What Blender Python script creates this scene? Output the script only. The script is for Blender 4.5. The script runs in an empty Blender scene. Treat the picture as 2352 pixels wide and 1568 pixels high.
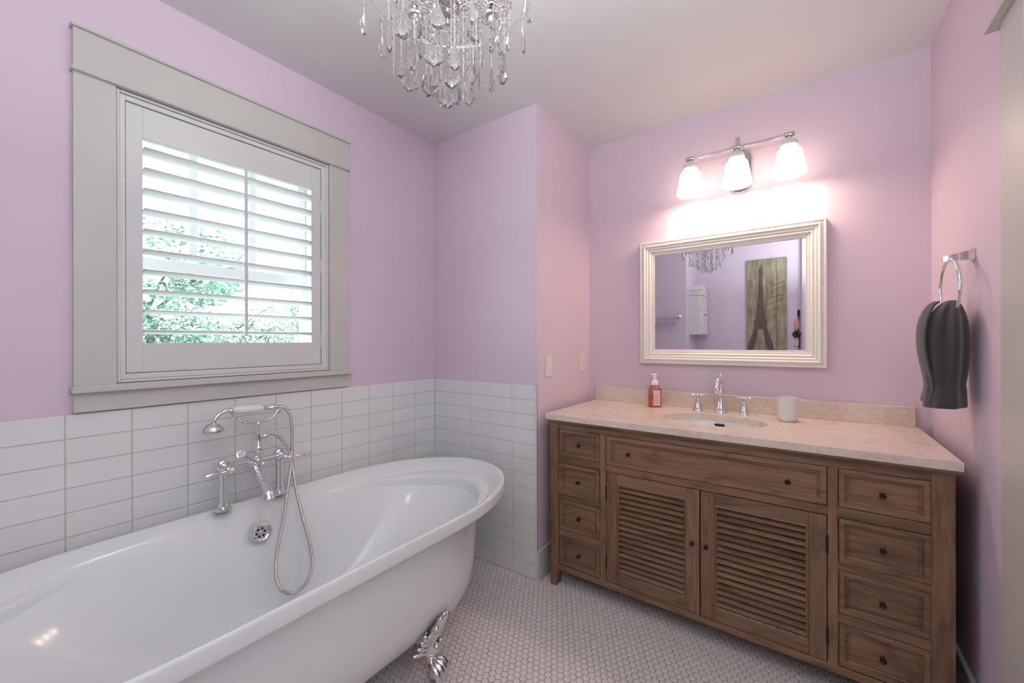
import bpy, bmesh, math, random
from mathutils import Vector, Matrix
random.seed(7)
PI = math.pi
SC = bpy.context.scene
COL = SC.collection

# ---------------------------------------------------------------- camera
H = 1.225
cam_d = bpy.data.cameras.new('camera')
cam = bpy.data.objects.new('camera', cam_d); COL.objects.link(cam)
YAW, ROLL = math.radians(35.98), math.radians(-0.14)
cam.matrix_world = Matrix.Translation((0, 0, H)) @ Matrix.Rotation(YAW, 4, 'Z') @ Matrix.Rotation(PI/2, 4, 'X') @ Matrix.Rotation(ROLL, 4, 'Z')
cam_d.sensor_width = 36.0
cam_d.lens = 36.0*934.0/2352.0
cam_d.clip_start = 0.02
cam_d.clip_end = 200
SC.camera = cam

# ---------------------------------------------------------------- sky, lights, exposure
W = bpy.data.worlds.new('overcast_sky'); SC.world = W; W.use_nodes = True
wn = W.node_tree.nodes; wl = W.node_tree.links; wn.clear()
wo = wn.new('ShaderNodeOutputWorld'); wb = wn.new('ShaderNodeBackground')
wb.inputs[0].default_value = (0.84, 0.97, 1.0, 1); wb.inputs[1].default_value = 11.0
wl.new(wb.outputs[0], wo.inputs[0])

def area(name, loc, rot, sx, sy, power, color, portal=False):
    d = bpy.data.lights.new(name, 'AREA'); d.shape = 'RECTANGLE'; d.size = sx; d.size_y = sy
    d.energy = power; d.color = color
    o = bpy.data.objects.new(name, d); COL.objects.link(o); o.location = loc; o.rotation_euler = rot
    if portal: d.cycles.is_portal = True
    return o
# skylight entering through the window
area('window_portal', (-2.085, 0.695, 1.58), (0, -PI/2, 0), 0.98, 0.72, 1.0, (1, 1, 1), portal=True)
# added unseen fill lamps: one aimed up at the ceiling, one facing the tub
area('ceiling_fill_light', (0.225, 0.02, 1.78), (PI, 0, 0), 0.24, 0.6, 42.0, (0.88, 1.0, 0.98))
area('side_fill_light', (0.36, 0.10, 1.50), (0, PI/2, math.radians(-12)), 1.2, 0.7, 6.0, (0.84, 1.0, 1.0))
SC.view_settings.view_transform = 'Standard'
SC.view_settings.look = 'None'
SC.view_settings.gamma = 1.0
SC.view_settings.exposure = 0.0
try: SC.view_settings.use_curve_mapping = False
except Exception: pass
SC.cycles.use_denoising = True
SC.cycles.max_bounces = 12
SC.cycles.transmission_bounces = 12
SC.cycles.transparent_max_bounces = 12
SC.cycles.diffuse_bounces = 6
SC.cycles.caustics_reflective = False
SC.cycles.caustics_refractive = False
SC.cycles.sample_clamp_indirect = 4.0

# ---------------------------------------------------------------- materials
def mat(name, base=(0.8, 0.8, 0.8), rough=0.5, metal=0.0, **kw):
    m = bpy.data.materials.new(name); m.use_nodes = True
    p = m.node_tree.nodes['Principled BSDF']
    p.inputs['Base Color'].default_value = (*base, 1)
    p.inputs['Roughness'].default_value = rough
    p.inputs['Metallic'].default_value = metal
    for k, v in kw.items():
        k = k.replace('_', ' ')
        p.inputs[k].default_value = (*v, 1) if isinstance(v, tuple) else v
    return m
def nodes(m): return m.node_tree.nodes, m.node_tree.links, m.node_tree.nodes['Principled BSDF']
def noise(m, scale=5, detail=3, rough=0.5, stretch=(1, 1, 1), coord='Object', dist=0.0, perobj=False):
    n, l, p = nodes(m)
    tc = n.new('ShaderNodeTexCoord'); mp = n.new('ShaderNodeMapping'); nz = n.new('ShaderNodeTexNoise')
    mp.inputs['Scale'].default_value = stretch
    l.new(tc.outputs[coord], mp.inputs[0]); l.new(mp.outputs[0], nz.inputs['Vector'])
    if perobj:
        oi = n.new('ShaderNodeObjectInfo'); mu = n.new('ShaderNodeMath'); mu.operation = 'MULTIPLY'; mu.inputs[1].default_value = 37.0
        l.new(oi.outputs['Random'], mu.inputs[0])
        cb = n.new('ShaderNodeCombineXYZ')
        for i in range(3): l.new(mu.outputs[0], cb.inputs[i])
        l.new(cb.outputs[0], mp.inputs['Location'])
    nz.inputs['Scale'].default_value = scale; nz.inputs['Detail'].default_value = detail
    nz.inputs['Roughness'].default_value = rough; nz.inputs['Distortion'].default_value = dist
    return nz
def ramp(m, src, stops, sock=0):
    n, l, p = nodes(m); r = n.new('ShaderNodeValToRGB'); e = r.color_ramp.elements
    e[0].position, e[0].color = stops[0][0], (*stops[0][1], 1)
    e[1].position, e[1].color = stops[-1][0], (*stops[-1][1], 1)
    for s, c in stops[1:-1]:
        k = e.new(s); k.color = (*c, 1)
    l.new(src.outputs[sock], r.inputs[0]); return r
def bump(m, src, strength=0.1, dist=0.001, sock=0):
    n, l, p = nodes(m); b = n.new('ShaderNodeBump'); b.inputs['Strength'].default_value = strength
    b.inputs['Distance'].default_value = dist
    l.new(src.outputs[sock], b.inputs['Height']); l.new(b.outputs[0], p.inputs['Normal']); return b
def soft(m, a, b, scale=4, **kw):
    nz = noise(m, scale=scale, **kw); r = ramp(m, nz, [(0.35, a), (0.65, b)])
    m.node_tree.links.new(r.outputs[0], nodes(m)[2].inputs['Base Color']); return m

M = {}
M['wall'] = soft(mat('lilac_paint', rough=0.55), (0.678, 0.556, 0.655), (0.688, 0.566, 0.665), scale=2)
bump(M['wall'], noise(M['wall'], scale=350, detail=2), 0.05, 0.0004)
M['ceiling'] = soft(mat('ceiling_paint', rough=0.8), (0.72, 0.71, 0.715), (0.73, 0.72, 0.725), scale=2)
M['trim'] = soft(mat('greige_trim_paint', rough=0.35), (0.535, 0.52, 0.49), (0.545, 0.53, 0.50), scale=3)
M['shutter'] = soft(mat('white_shutter_paint', rough=0.35), (0.65, 0.65, 0.66), (0.66, 0.66, 0.67), scale=3)
M['sash'] = soft(mat('white_sash_paint', rough=0.4), (0.72, 0.73, 0.74), (0.74, 0.75, 0.76), scale=3)
M['grout'] = soft(mat('wall_grout', rough=0.9), (0.50, 0.46, 0.42), (0.56, 0.53, 0.50), scale=30)
M['floor_grout'] = soft(mat('floor_grout', rough=0.95), (0.30, 0.215, 0.19), (0.38, 0.28, 0.245), scale=25)
def random_tint(m, c0, c1):
    n, l, p = nodes(m); oi = n.new('ShaderNodeObjectInfo'); r = n.new('ShaderNodeValToRGB')
    r.color_ramp.elements[0].color = (*c0, 1); r.color_ramp.elements[1].color = (*c1, 1)
    l.new(oi.outputs['Random'], r.inputs[0]); l.new(r.outputs[0], p.inputs['Base Color'])
M['tile'] = mat('white_wall_tile', rough=0.12); random_tint(M['tile'], (0.76, 0.77, 0.78), (0.80, 0.805, 0.815))
bump(M['tile'], noise(M['tile'], scale=14, detail=1), 0.06, 0.002)
M['hex'] = mat('white_floor_tile', rough=0.22)
soft(M['hex'], (0.69, 0.64, 0.63), (0.80, 0.755, 0.74), scale=38)
M['tub'] = mat('white_tub_enamel', (0.765, 0.785, 0.805), 0.11, **{'Specular_IOR_Level': 0.38})
M['porcelain'] = mat('white_porcelain', (0.82, 0.82, 0.83), 0.06)
M['chrome'] = mat('chrome', (0.80, 0.80, 0.815), 0.05, 1.0)
M['steel'] = mat('brushed_nickel', (0.62, 0.60, 0.60), 0.22, 1.0)
M['hose'] = mat('ribbed_metal_hose', (0.56, 0.53, 0.53), 0.22, 1.0)
M['black'] = mat('dark_hole', (0.012, 0.01, 0.01), 0.8)
M['bronze'] = mat('dark_bronze_knob', (0.035, 0.028, 0.025), 0.35, 0.7)
M['mirror'] = mat('mirror_glass', (0.75, 0.76, 0.78), 0.0, 1.0)
M['frame'] = soft(mat('cream_frame_paint', rough=0.35), (0.80, 0.765, 0.73), (0.82, 0.785, 0.75), scale=6)
M['plate'] = mat('almond_plastic', (0.74, 0.69, 0.64), 0.3)
M['crystal'] = mat('crystal', (0.99, 0.985, 0.99), 0.0, **{'Transmission_Weight': 0.86, 'IOR': 1.50})
M['dish'] = mat('dimpled_glass', (0.97, 0.97, 0.99), 0.08, **{'Transmission_Weight': 1.0, 'IOR': 1.5})
_v = nodes(M['dish'])[0].new('ShaderNodeTexVoronoi'); _v.inputs['Scale'].default_value = 160
_t = nodes(M['dish'])[0].new('ShaderNodeTexCoord'); nodes(M['dish'])[1].new(_t.outputs['Object'], _v.inputs['Vector']); bump(M['dish'], _v, 0.8, 0.002)
M['glass'] = bpy.data.materials.new('window_pane_glass'); M['glass'].use_nodes = True
_n = M['glass'].node_tree.nodes; _l = M['glass'].node_tree.links; _n.clear()
_o = _n.new('ShaderNodeOutputMaterial'); _mx = _n.new('ShaderNodeMixShader'); _tr = _n.new('ShaderNodeBsdfTransparent'); _gl = _n.new('ShaderNodeBsdfGlossy')
_gl.inputs['Roughness'].default_value = 0.0; _mx.inputs[0].default_value = 0.06
_l.new(_tr.outputs[0], _mx.inputs[1]); _l.new(_gl.outputs[0], _mx.inputs[2]); _l.new(_mx.outputs[0], _o.inputs[0])

def wood(name, axis):
    m = mat(name, rough=0.5); n, l, p = nodes(m)
    st = [1.0, 1.0, 1.0]; st[axis] = 0.07
    fine = noise(m, scale=85, detail=6, rough=0.65, stretch=tuple(st), perobj=True)
    st2 = [1.0, 1.0, 1.0]; st2[axis] = 0.22
    big = noise(m, scale=9, detail=2, rough=0.5, stretch=tuple(st2), perobj=True)
    # growth rings: sharp bands of the broad noise
    mu = n.new('ShaderNodeMath'); mu.operation = 'MULTIPLY'; mu.inputs[1].default_value = 9.0
    fr = n.new('ShaderNodeMath'); fr.operation = 'PINGPONG'; fr.inputs[1].default_value = 1.0
    l.new(big.outputs[0], mu.inputs[0]); l.new(mu.outputs[0], fr.inputs[0])
    rr = ramp(m, fr, [(0.0, (0.125, 0.062, 0.036)), (0.25, (0.178, 0.094, 0.054)), (1.0, (0.200, 0.108, 0.063))])
    rf = ramp(m, fine, [(0.34, (0.50, 0.46, 0.44)), (0.56, (1.0, 1.0, 1.0))])
    mx = n.new('ShaderNodeMix'); mx.data_type = 'RGBA'; mx.blend_type = 'MULTIPLY'; mx.inputs[0].default_value = 0.78
    l.new(rr.outputs[0], mx.inputs[6]); l.new(rf.outputs[0], mx.inputs[7])
    hs = n.new('ShaderNodeHueSaturation'); oi = n.new('ShaderNodeObjectInfo')
    mr = n.new('ShaderNodeMapRange'); mr.inputs[3].default_value = 0.86; mr.inputs[4].default_value = 1.14
    l.new(oi.outputs['Random'], mr.inputs[0]); l.new(mr.outputs[0], hs.inputs['Value']); l.new(mx.outputs[2], hs.inputs['Color'])
    l.new(hs.outputs[0], p.inputs['Base Color']); bump(m, fine, 0.25, 0.0006)
    return m
M['wood_h'] = wood('oak_grain_across', 0)
M['wood_v'] = wood('oak_grain_upright', 2)
M['wood_d'] = wood('oak_grain_deep', 1)

M['stone'] = mat('cream_marble', rough=0.22)
_b = noise(M['stone'], scale=7, detail=8, rough=0.62, dist=0.6); _f = noise(M['stone'], scale=60, detail=4)
_r = ramp(M['stone'], _b, [(0.30, (0.64, 0.535, 0.46)), (0.50, (0.72, 0.615, 0.54)), (0.72, (0.77, 0.675, 0.60))])
_r2 = ramp(M['stone'], _f, [(0.35, (0.86, 0.84, 0.82)), (0.6, (1, 1, 1))])
_n, _l, _p = nodes(M['stone']); _x = _n.new('ShaderNodeMix'); _x.data_type = 'RGBA'; _x.blend_type = 'MULTIPLY'; _x.inputs[0].default_value = 0.8
_l.new(_r.outputs[0], _x.inputs[6]); _l.new(_r2.outputs[0], _x.inputs[7]); _l.new(_x.outputs[2], _p.inputs['Base Color'])

M['cup'] = mat('white_marbled_ceramic', rough=0.35)
_r = ramp(M['cup'], noise(M['cup'], scale=22, detail=5, dist=1.5, stretch=(1, 1, 2.2)), [(0.31, (0.34, 0.33, 0.33)), (0.38, (0.74, 0.73, 0.73)), (1.0, (0.76, 0.75, 0.75))])
M['cup'].node_tree.links.new(_r.outputs[0], nodes(M['cup'])[2].inputs['Base Color'])
M['towel'] = mat('charcoal_terry', (0.024, 0.017, 0.020), 0.95, **{'Sheen_Weight': 0.25, 'Sheen_Roughness': 0.6})
_tn = noise(M['towel'], scale=420, detail=4, rough=0.8); bump(M['towel'], _tn, 0.5, 0.0012)
M['towel_band'] = mat('charcoal_woven_band', (0.045, 0.035, 0.038), 0.7, **{'Sheen_Weight': 0.3})
M['bottle'] = mat('pink_clear_plastic', (0.85, 0.36, 0.40), 0.05, **{'Transmission_Weight': 0.75, 'IOR': 1.3})
M['soap'] = mat('orange_soap', (0.62, 0.13, 0.06), 0.15, **{'Transmission_Weight': 0.25})
M['label'] = mat('pink_paper_label', (0.80, 0.50, 0.52), 0.5)
M['ink'] = mat('rose_label_print', (0.42, 0.18, 0.22), 0.6)
M['pump'] = mat('white_pump_plastic', (0.80, 0.74, 0.72), 0.3)
def emit(name, col, strength, base=(0.8, 0.8, 0.8)):
    m = mat(name, base, 0.3); p = nodes(m)[2]
    p.inputs['Emission Color'].default_value = (*col, 1); p.inputs['Emission Strength'].default_value = strength; return m
M['shade'] = emit('lit_opal_glass', (1.0, 0.78, 0.60), 4.0, (0.9, 0.88, 0.85))
M['fitter'] = mat('white_shade_fitter', (0.74, 0.70, 0.67), 0.25)
M['bulb'] = emit('candle_bulb', (1.0, 0.85, 0.7), 2.0)
M['white_wood'] = soft(mat('white_distressed_wood', rough=0.5), (0.70, 0.68, 0.66), (0.80, 0.79, 0.77), scale=18)
M['plank'] = mat('weathered_plank', rough=0.8)
_r = ramp(M['plank'], noise(M['plank'], scale=22, detail=6, rough=0.7, stretch=(1, 1, 0.25), perobj=True), [(0.3, (0.13, 0.10, 0.065)), (0.6, (0.33, 0.28, 0.19))])
M['plank'].node_tree.links.new(_r.outputs[0], nodes(M['plank'])[2].inputs['Base Color'])
M['print'] = soft(mat('faded_brown_print', rough=0.8), (0.075, 0.05, 0.045), (0.12, 0.085, 0.07), scale=60)
M['rose'] = mat('pink_enamel_leaf', (0.62, 0.27, 0.25), 0.4)
M['iron'] = mat('black_iron', (0.02, 0.02, 0.025), 0.4, 0.5)
M['leaf'] = mat('pale_green_leaf', (0.20, 0.50, 0.30), 0.5, **{'Subsurface_Weight': 0.0})
_r = ramp(M['leaf'], noise(M['leaf'], scale=3.0, detail=4, coord='Object'), [(0.35, (0.035, 0.085, 0.058)), (0.62, (0.085, 0.19, 0.135))])
M['leaf'].node_tree.links.new(_r.outputs[0], nodes(M['leaf'])[2].inputs['Base Color'])
M['bark'] = soft(mat('grey_bark', rough=0.9), (0.035, 0.03, 0.025), (0.06, 0.05, 0.042), scale=12)
M['lawn'] = soft(mat('dry_lawn_grass', rough=0.95), (0.16, 0.18, 0.13), (0.24, 0.26, 0.20), scale=1.5)
M['door'] = soft(mat('white_door_paint', rough=0.4), (0.66, 0.64, 0.61), (0.68, 0.66, 0.63), scale=2)

# ---------------------------------------------------------------- mesh helpers
def link(name, data=None, parent=None, loc=None, rot=None):
    o = bpy.data.objects.new(name, data); COL.objects.link(o)
    if parent: o.parent = parent
    if loc is not None: o.location = loc
    if rot is not None: o.rotation_euler = rot
    return o
def tag(o, label=None, cat=None, group=None, kind=None):
    if label: o['label'] = label
    if cat: o['category'] = cat
    if group: o['group'] = group
    if kind: o['kind'] = kind
    return o
def thing(name, label, cat, loc=(0, 0, 0), group=None):
    return tag(link(name, None, None, loc), label, cat, group)
def world_of(p):
    v = Vector((0, 0, 0))
    while p is not None:
        v = v + Vector(p.location); p = p.parent
    return v
class MB:
    def __init__(s): s.bm = bmesh.new()
    def box(s, x0, x1, y0, y1, z0, z1, bev=0.0):
        t = bmesh.new()
        bmesh.ops.create_cube(t, size=1)
        for v in t.verts:
            v.co = Vector(((x0+x1)/2+v.co.x*(x1-x0), (y0+y1)/2+v.co.y*(y1-y0), (z0+z1)/2+v.co.z*(z1-z0)))
        if bev: bmesh.ops.bevel(t, geom=list(t.edges), offset=bev, segments=1, affect='EDGES', profile=0.5)
        s._merge(t); return s
    def _merge(s, t, mtx=None):
        if mtx is not None: bmesh.ops.transform(t, matrix=mtx, verts=t.verts)
        me = bpy.data.meshes.new('tmp'); t.to_mesh(me); t.free(); s.bm.from_mesh(me); bpy.data.meshes.remove(me)
    def tube(s, pts, r, seg=10, cap=True, closed=False, flat=None):
        pts = [Vector(p) for p in pts]; n = len(pts)
        rr = r if isinstance(r, (list, tuple)) else [r]*n
        rings = []; up = None
        for i, p in enumerate(pts):
            if closed: d = pts[(i+1) % n]-pts[i-1]
            else: d = pts[min(i+1, n-1)]-pts[max(i-1, 0)]
            d.normalize()
            if up is None:
                up = Vector((0, 0, 1)) if abs(d.z) < 0.9 else Vector((1, 0, 0))
            up = (up - d*up.dot(d)).normalized(); sd = d.cross(up)
            rings.append([s.bm.verts.new(p + (up*math.cos(2*PI*k/seg) + sd*math.sin(2*PI*k/seg))*rr[i]) for k in range(seg)])
        m = n if closed else n-1
        for i in range(m):
            a, b = rings[i], rings[(i+1) % n]
            for k in range(seg):
                s.bm.faces.new((a[k], a[(k+1) % seg], b[(k+1) % seg], b[k]))
        if cap and not closed:
            s.bm.faces.new(rings[0][::-1]); s.bm.faces.new(rings[-1])
        return s
    def lathe(s, prof, center=(0, 0, 0), axis=(0, 0, 1), seg=24, cap=True):
        # prof: (radius, height) pairs along axis
        c = Vector(center); a = Vector(axis).normalized()
        u = a.orthogonal().normalized(); w = a.cross(u)
        rings = []
        for r, h in prof:
            if r < 1e-6: rings.append([s.bm.verts.new(c+a*h)])
            else: rings.append([s.bm.verts.new(c + a*h + (u*math.cos(2*PI*k/seg)+w*math.sin(2*PI*k/seg))*r) for k in range(seg)])
        for A, B in zip(rings, rings[1:]):
            for k in range(seg):
                k2 = (k+1) % seg
                if len(A) == 1 and len(B) == 1: continue
                if len(A) == 1: s.bm.faces.new((A[0], B[k2], B[k]))
                elif len(B) == 1: s.bm.faces.new((A[k], A[k2], B[0]))
                else: s.bm.faces.new((A[k], A[k2], B[k2], B[k]))
        if cap:
            if len(rings[0]) > 1: s.bm.faces.new(rings[0][::-1])
            if len(rings[-1]) > 1: s.bm.faces.new(rings[-1])
        return s
    def sphere(s, c, r, seg=12, scale=(1, 1, 1)):
        t = bmesh.new(); bmesh.ops.create_uvsphere(t, u_segments=seg, v_segments=max(6, seg*2//3), radius=r)
        s._merge(t, Matrix.Translation(c) @ Matrix.Diagonal((*scale, 1))); return s
    def loft(s, loops, closed=True, cap0=False, cap1=False):
        R = [[s.bm.verts.new(p) for p in L] for L in loops]; n = len(R[0])
        for A, B in zip(R, R[1:]):
            for k in range(n if closed else n-1):
                s.bm.faces.new((A[k], A[(k+1) % n], B[(k+1) % n], B[k]))
        if cap0: s.bm.faces.new(R[0][::-1])
        if cap1: s.bm.faces.new(R[-1])
        return s
    def prism(s, poly, axis, lo, hi):
        # poly of 2d points, extruded along axis between lo and hi (2d order: remaining axes)
        def P(p, h):
            if axis == 'x': return (h, p[0], p[1])
            if axis == 'y': return (p[0], h, p[1])
            return (p[0], p[1], h)
        return s.loft([[P(p, lo) for p in poly], [P(p, hi) for p in poly]], True, True, True)
    def build(s, name, m, parent=None, smooth=False, angle=40):
        bmesh.ops.recalc_face_normals(s.bm, faces=s.bm.faces)
        off = world_of(parent)
        if off.length > 0: bmesh.ops.translate(s.bm, vec=-off, verts=s.bm.verts)
        me = bpy.data.meshes.new(name); s.bm.to_mesh(me); s.bm.free()
        me.materials.append(M[m] if isinstance(m, str) else m)
        if smooth:
            me.polygons.foreach_set('use_smooth', [True]*len(me.polygons))
            if angle: me.set_sharp_from_angle(angle=math.radians(angle))
        me.update()
        return link(name, me, parent)
def box(name, m, parent, x0, x1, y0, y1, z0, z1, bev=0.0):
    return MB().box(x0, x1, y0, y1, z0, z1, bev).build(name, m, parent)
def arc(c, r, a0, a1, n, f):
    return [f(c, r, a0+(a1-a0)*i/n) for i in range(n+1)]
def spline(P, n=8):
    P = [Vector(p) for p in P]; out = []
    for i in range(len(P)-1):
        p0 = P[max(i-1, 0)]; p1 = P[i]; p2 = P[i+1]; p3 = P[min(i+2, len(P)-1)]
        for k in range(n):
            t = k/n
            out.append(0.5*((2*p1)+(p2-p0)*t+(2*p0-5*p1+4*p2-p3)*t*t+(3*p1-p0-3*p2+p3)*t*t*t))
    out.append(P[-1]); return out

# ---------------------------------------------------------------- room measures (metres)
XL, XA, XR = -1.874, -1.120, 0.417
YE, YB = 1.762, 2.385
YC, XC, YF = -0.50, -1.19, -1.027      # chase wall behind the tub's near end, rear wall
CH = 2.447
T = 0.12
def struct(o, label=None):
    o['kind'] = 'structure'
    if label: o['label'] = label
    return o
# window hole in the left wall
WY0, WY1, WZ0, WZ1 = 0.330, 1.058, 1.088, 2.075
b = MB()
b.box(XL-0.20, XL, YC-T, WY0, 0, CH); b.box(XL-0.20, XL, WY1, YE+T, 0, CH)
b.box(XL-0.20, XL, WY0, WY1, 0, WZ0); b.box(XL-0.20, XL, WY0, WY1, WZ1, CH)
wall_left = struct(b.build('wall_left', 'wall'), 'lilac painted wall with the window, tiled below')
wall_end = struct(box('wall_end', 'wall', None, XL, XA, YE, YB+T, 0, CH), 'lilac wall block beyond the tub end, tiled below')
wall_back = struct(box('wall_back', 'wall', None, XA, XR+T, YB, YB+T, 0, CH), 'pink lilac wall behind the mirror and vanity')
DY0, DY1, DZ = 0.60, 1.430, 2.030
b = MB(); b.box(XR, XR+T, DY1, YB, 0, CH); b.box(XR, XR+T, YF-T, DY0, 0, CH); b.box(XR, XR+T, DY0, DY1, DZ, CH)
wall_right = struct(b.build('wall_right', 'wall'), 'pink lilac wall on the right that carries the towel ring')
b = MB(); b.box(XL-0.20, XC, YF-T, YC, 0, CH); b.box(XC, XR, YF-T, YF, 0, CH); b.box(-0.046, XR, YF, -0.93, 0, CH)
wall_rear = struct(b.build('wall_rear', 'wall'), 'lilac wall behind the camera, seen in the mirror')
ceiling = struct(box('ceiling', 'ceiling', None, XL-0.2, XR+T, YF-T, YB+T, CH, CH+0.1), 'plain off-white ceiling')
floor = struct(box('floor', 'floor_grout', None, XL-0.2, XR+T, YF-T, YB+T, -0.1, -0.0012), 'floor of small white hexagon tiles')

# ---- hexagon floor tiles
HP = 0.0262; FF = 0.0234
def hex_pts(cx, cy, ff, z):
    R = ff/math.sqrt(3)
    return [(cx+R*math.sin(PI/3*k), cy+R*math.cos(PI/3*k), z) for k in range(6)]
hm = bmesh.new()
lo = [hm.verts.new(p) for p in hex_pts(0, 0, FF, -0.0012)]; hi = [hm.verts.new(p) for p in hex_pts(0, 0, FF-0.0014, 0.0)]
for k in range(6): hm.faces.new((lo[k], hi[k], hi[(k+1) % 6], lo[(k+1) % 6]))
hm.faces.new(hi)
bmesh.ops.recalc_face_normals(hm, faces=hm.faces)
hex_me = bpy.data.meshes.new('hex_tile'); hm.to_mesh(hex_me); hm.free(); hex_me.materials.append(M['hex'])
if hex_me.polygons[-1].normal.z < 0: hex_me.flip_normals()
fwd = Vector((-math.sin(YAW), math.cos(YAW), 0)); rgt = Vector((math.cos(YAW), math.sin(YAW), 0))
cells = []
j = 0; y = YF
while y < YB:
    x = XL+(HP/2 if j % 2 else 0)
    while x < XR+0.008:
        if not (x < XC-0.01 and y < YC-0.012) and not (x < XA-0.012 and y > YE+0.012) and not (x > -0.03 and y < -0.942):
            cells.append((x+random.uniform(-.0004, .0004), y+random.uniform(-.0004, .0004)))
        x += HP
    y += HP*math.sqrt(3)/2; j += 1
near = []
for c in cells:
    v = Vector((c[0], c[1], 0)); d = v.dot(fwd)
    if d < 0.3: continue
    px = 1176+934*v.dot(rgt)/d; py = 784+934*H/d
    if 860 < px < 2000 and py < 1572 and c[0] > -1.02 and c[1] < 1.76: near.append((d, c))
near.sort(); pick = set(c for d, c in near[:300])
for c in pick: link('hex_tile', hex_me, floor, (c[0], c[1], 0))
vs, fs = [], []
for c in cells:
    if c in pick: continue
    n0 = len(vs); vs += hex_pts(c[0], c[1], FF, -0.0012)+hex_pts(c[0], c[1], FF-0.0014, 0.0)
    fs += [(n0+k, n0+(k+1) % 6, n0+6+(k+1) % 6, n0+6+k)[::-1] for k in range(6)] + [tuple(n0+6+k for k in range(6))[::-1]]
me = bpy.data.meshes.new('hex_tiles_far'); me.from_pydata(vs, [], fs); me.materials.append(M['hex']); me.update()
if me.polygons[6].normal.z < 0: me.flip_normals()
tag(link('hex_tile_field', me, floor), kind='stuff')

# ---- wall tiles
TW, TH = 0.1550, 0.0768
TOPZ = 0.9995
def tile_mesh(w, h, along):
    m = MB(); g = 0.0013; t = 0.007
    if along == 'y': m.box(0, t, -w/2+g, w/2-g, -h/2+g, h/2-g, 0.0014)
    else: m.box(-w/2+g, w/2-g, -t, 0, -h/2+g, h/2-g, 0.0014)
    bmesh.ops.recalc_face_normals(m.bm, faces=m.bm.faces)
    me = bpy.data.meshes.new('wall_tile'); m.bm.to_mesh(me); m.bm.free(); me.materials.append(M['tile']); return me
box('grout', 'grout', wall_left, XL, XL+0.0052, YC, YE, 0, TOPZ)
ty = tile_mesh(TW, TH, 'y')
yy = YE-0.006
while yy-TW > YC-0.02:
    for r in range(13):
        link('wall_tile', ty, wall_left, (XL+0.0005+random.uniform(0, .0004), yy-TW/2, TOPZ-TH*(r+0.5)), (random.uniform(-.002, .002), 0, random.uniform(-.002, .002)))
    yy -= TW
xx0 = XL+0.0075
widths = []
TE = 0.1475
box('grout', 'grout', wall_end, XL, XA, YE-0.0052, YE, 0, TOPZ)
te = tile_mesh(TE, TH, 'x')
for i in range(5):
    for r in range(13):
        link('wall_tile', te, wall_end, (xx0+TE*(i+0.5), YE-0.0005-random.uniform(0, .0004), TOPZ-TH*(r+0.5)), (random.uniform(-.002, .002), 0, random.uniform(-.002, .002)))
box('corner_trim', 'tile', wall_end, xx0+TE*5+0.0008, XA, YE-0.0078, YE, 0, TOPZ, 0.0015)
# ---- baseboards
def baseboard(name, x0, x1, y0, y1, h, lab):
    return struct(box(name, 'trim', None, x0, x1, y0, y1, 0, h, 0.002), lab)
baseboard('baseboard_alcove', XA, XA+0.014, YE-0.006, YB, 0.155, 'greige baseboard beside the vanity on the left')
baseboard('baseboard_back', XA+0.014, XR-0.014, YB-0.014, YB, 0.155, 'greige baseboard behind the vanity')
baseboard('baseboard_right', XR-0.014, XR, DY1+0.140, YB, 0.182, 'greige baseboard on the right wall beside the vanity')
baseboard('baseboard_rear', XC, -0.046, YF, YF+0.014, 0.18, 'greige baseboard of the rear wall')

# ---- window
win = tag(link('window_1'), kind='structure'); win['label'] = 'double-hung window with greige craftsman casing'
XT = XL
box('casing', 'trim', win, XT, XT+0.020, 0.223, 0.3215, 1.088, 2.080, 0.001)
box('casing', 'trim', win, XT, XT+0.020, 1.066, 1.1655, 1.088, 2.080, 0.001)
box('head_casing', 'trim', win, XT, XT+0.026, 0.2225, 1.1675, 2.084, 2.212, 0.0012)
box('head_cap', 'trim', win, XT, XT+0.036, 0.2165, 1.1735, 2.212, 2.221, 0.002)
box('head_fillet', 'trim', win, XT, XT+0.034, 0.2165, 1.1735, 2.0765, 2.0855, 0.002)
box('stool', 'trim', win, XT, XT+0.044, 0.2160, 1.1740, 1.066, 1.0885, 0.0025)
box('apron', 'trim', win, XT, XT+0.020, 0.2225, 1.1655, 1.0035, 1.066, 0.001)
XS = XL-0.165      # upper sash plane
b = MB()
b.box(XL-0.2, XL, WY0, WY0+0.012, WZ0, WZ1); b.box(XL-0.2, XL, WY1-0.012, WY1, WZ0, WZ1)
b.box(XL-0.2, XL, WY0+0.012, WY1-0.012, WZ1-0.012, WZ1); b.box(XL-0.2, XL, WY0+0.012, WY1-0.012, WZ0, WZ0+0.012)
b.build('jamb', 'sash', win)
def sash(x, z0, z1, y0, y1, st, top, bot, bars, name):
    m = MB(); d = 0.034
    m.box(x-d, x, y0, y0+st, z0, z1, 0.002); m.box(x-d, x, y1-st, y1, z0, z1, 0.002)
    m.box(x-d, x, y0+st, y1-st, z1-top, z1, 0.002); m.box(x-d, x, y0+st, y1-st, z0, z0+bot, 0.002)
    s = m.build(name, 'sash', win)
    for yb in bars: box('muntin', 'sash', s, x-d, x-0.004, yb-0.0165, yb+0.0165, z0+bot, z1-top, 0.003)
    box('pane', 'glass', s, x-0.020, x-0.017, y0+st, y1-st, z0+bot, z1-top)
    return s
sash(XS+0.0, 1.500, WZ1-0.012, WY0+0.012, WY1-0.012, 0.040, 0.05, 0.045, (0.585, 0.805), 'upper_sash')
ls = sash(XS+0.042, WZ0+0.012, 1.543, WY0+0.012, WY1-0.012, 0.040, 0.046, 0.06, (), 'lower_sash')
m = MB(); m.lathe([(0.020, 0), (0.020, 0.006), (0.012, 0.012), (0, 0.013)], (XS+0.042-0.016, 0.700, 1.543), (0, 0, 1), 16)
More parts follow.
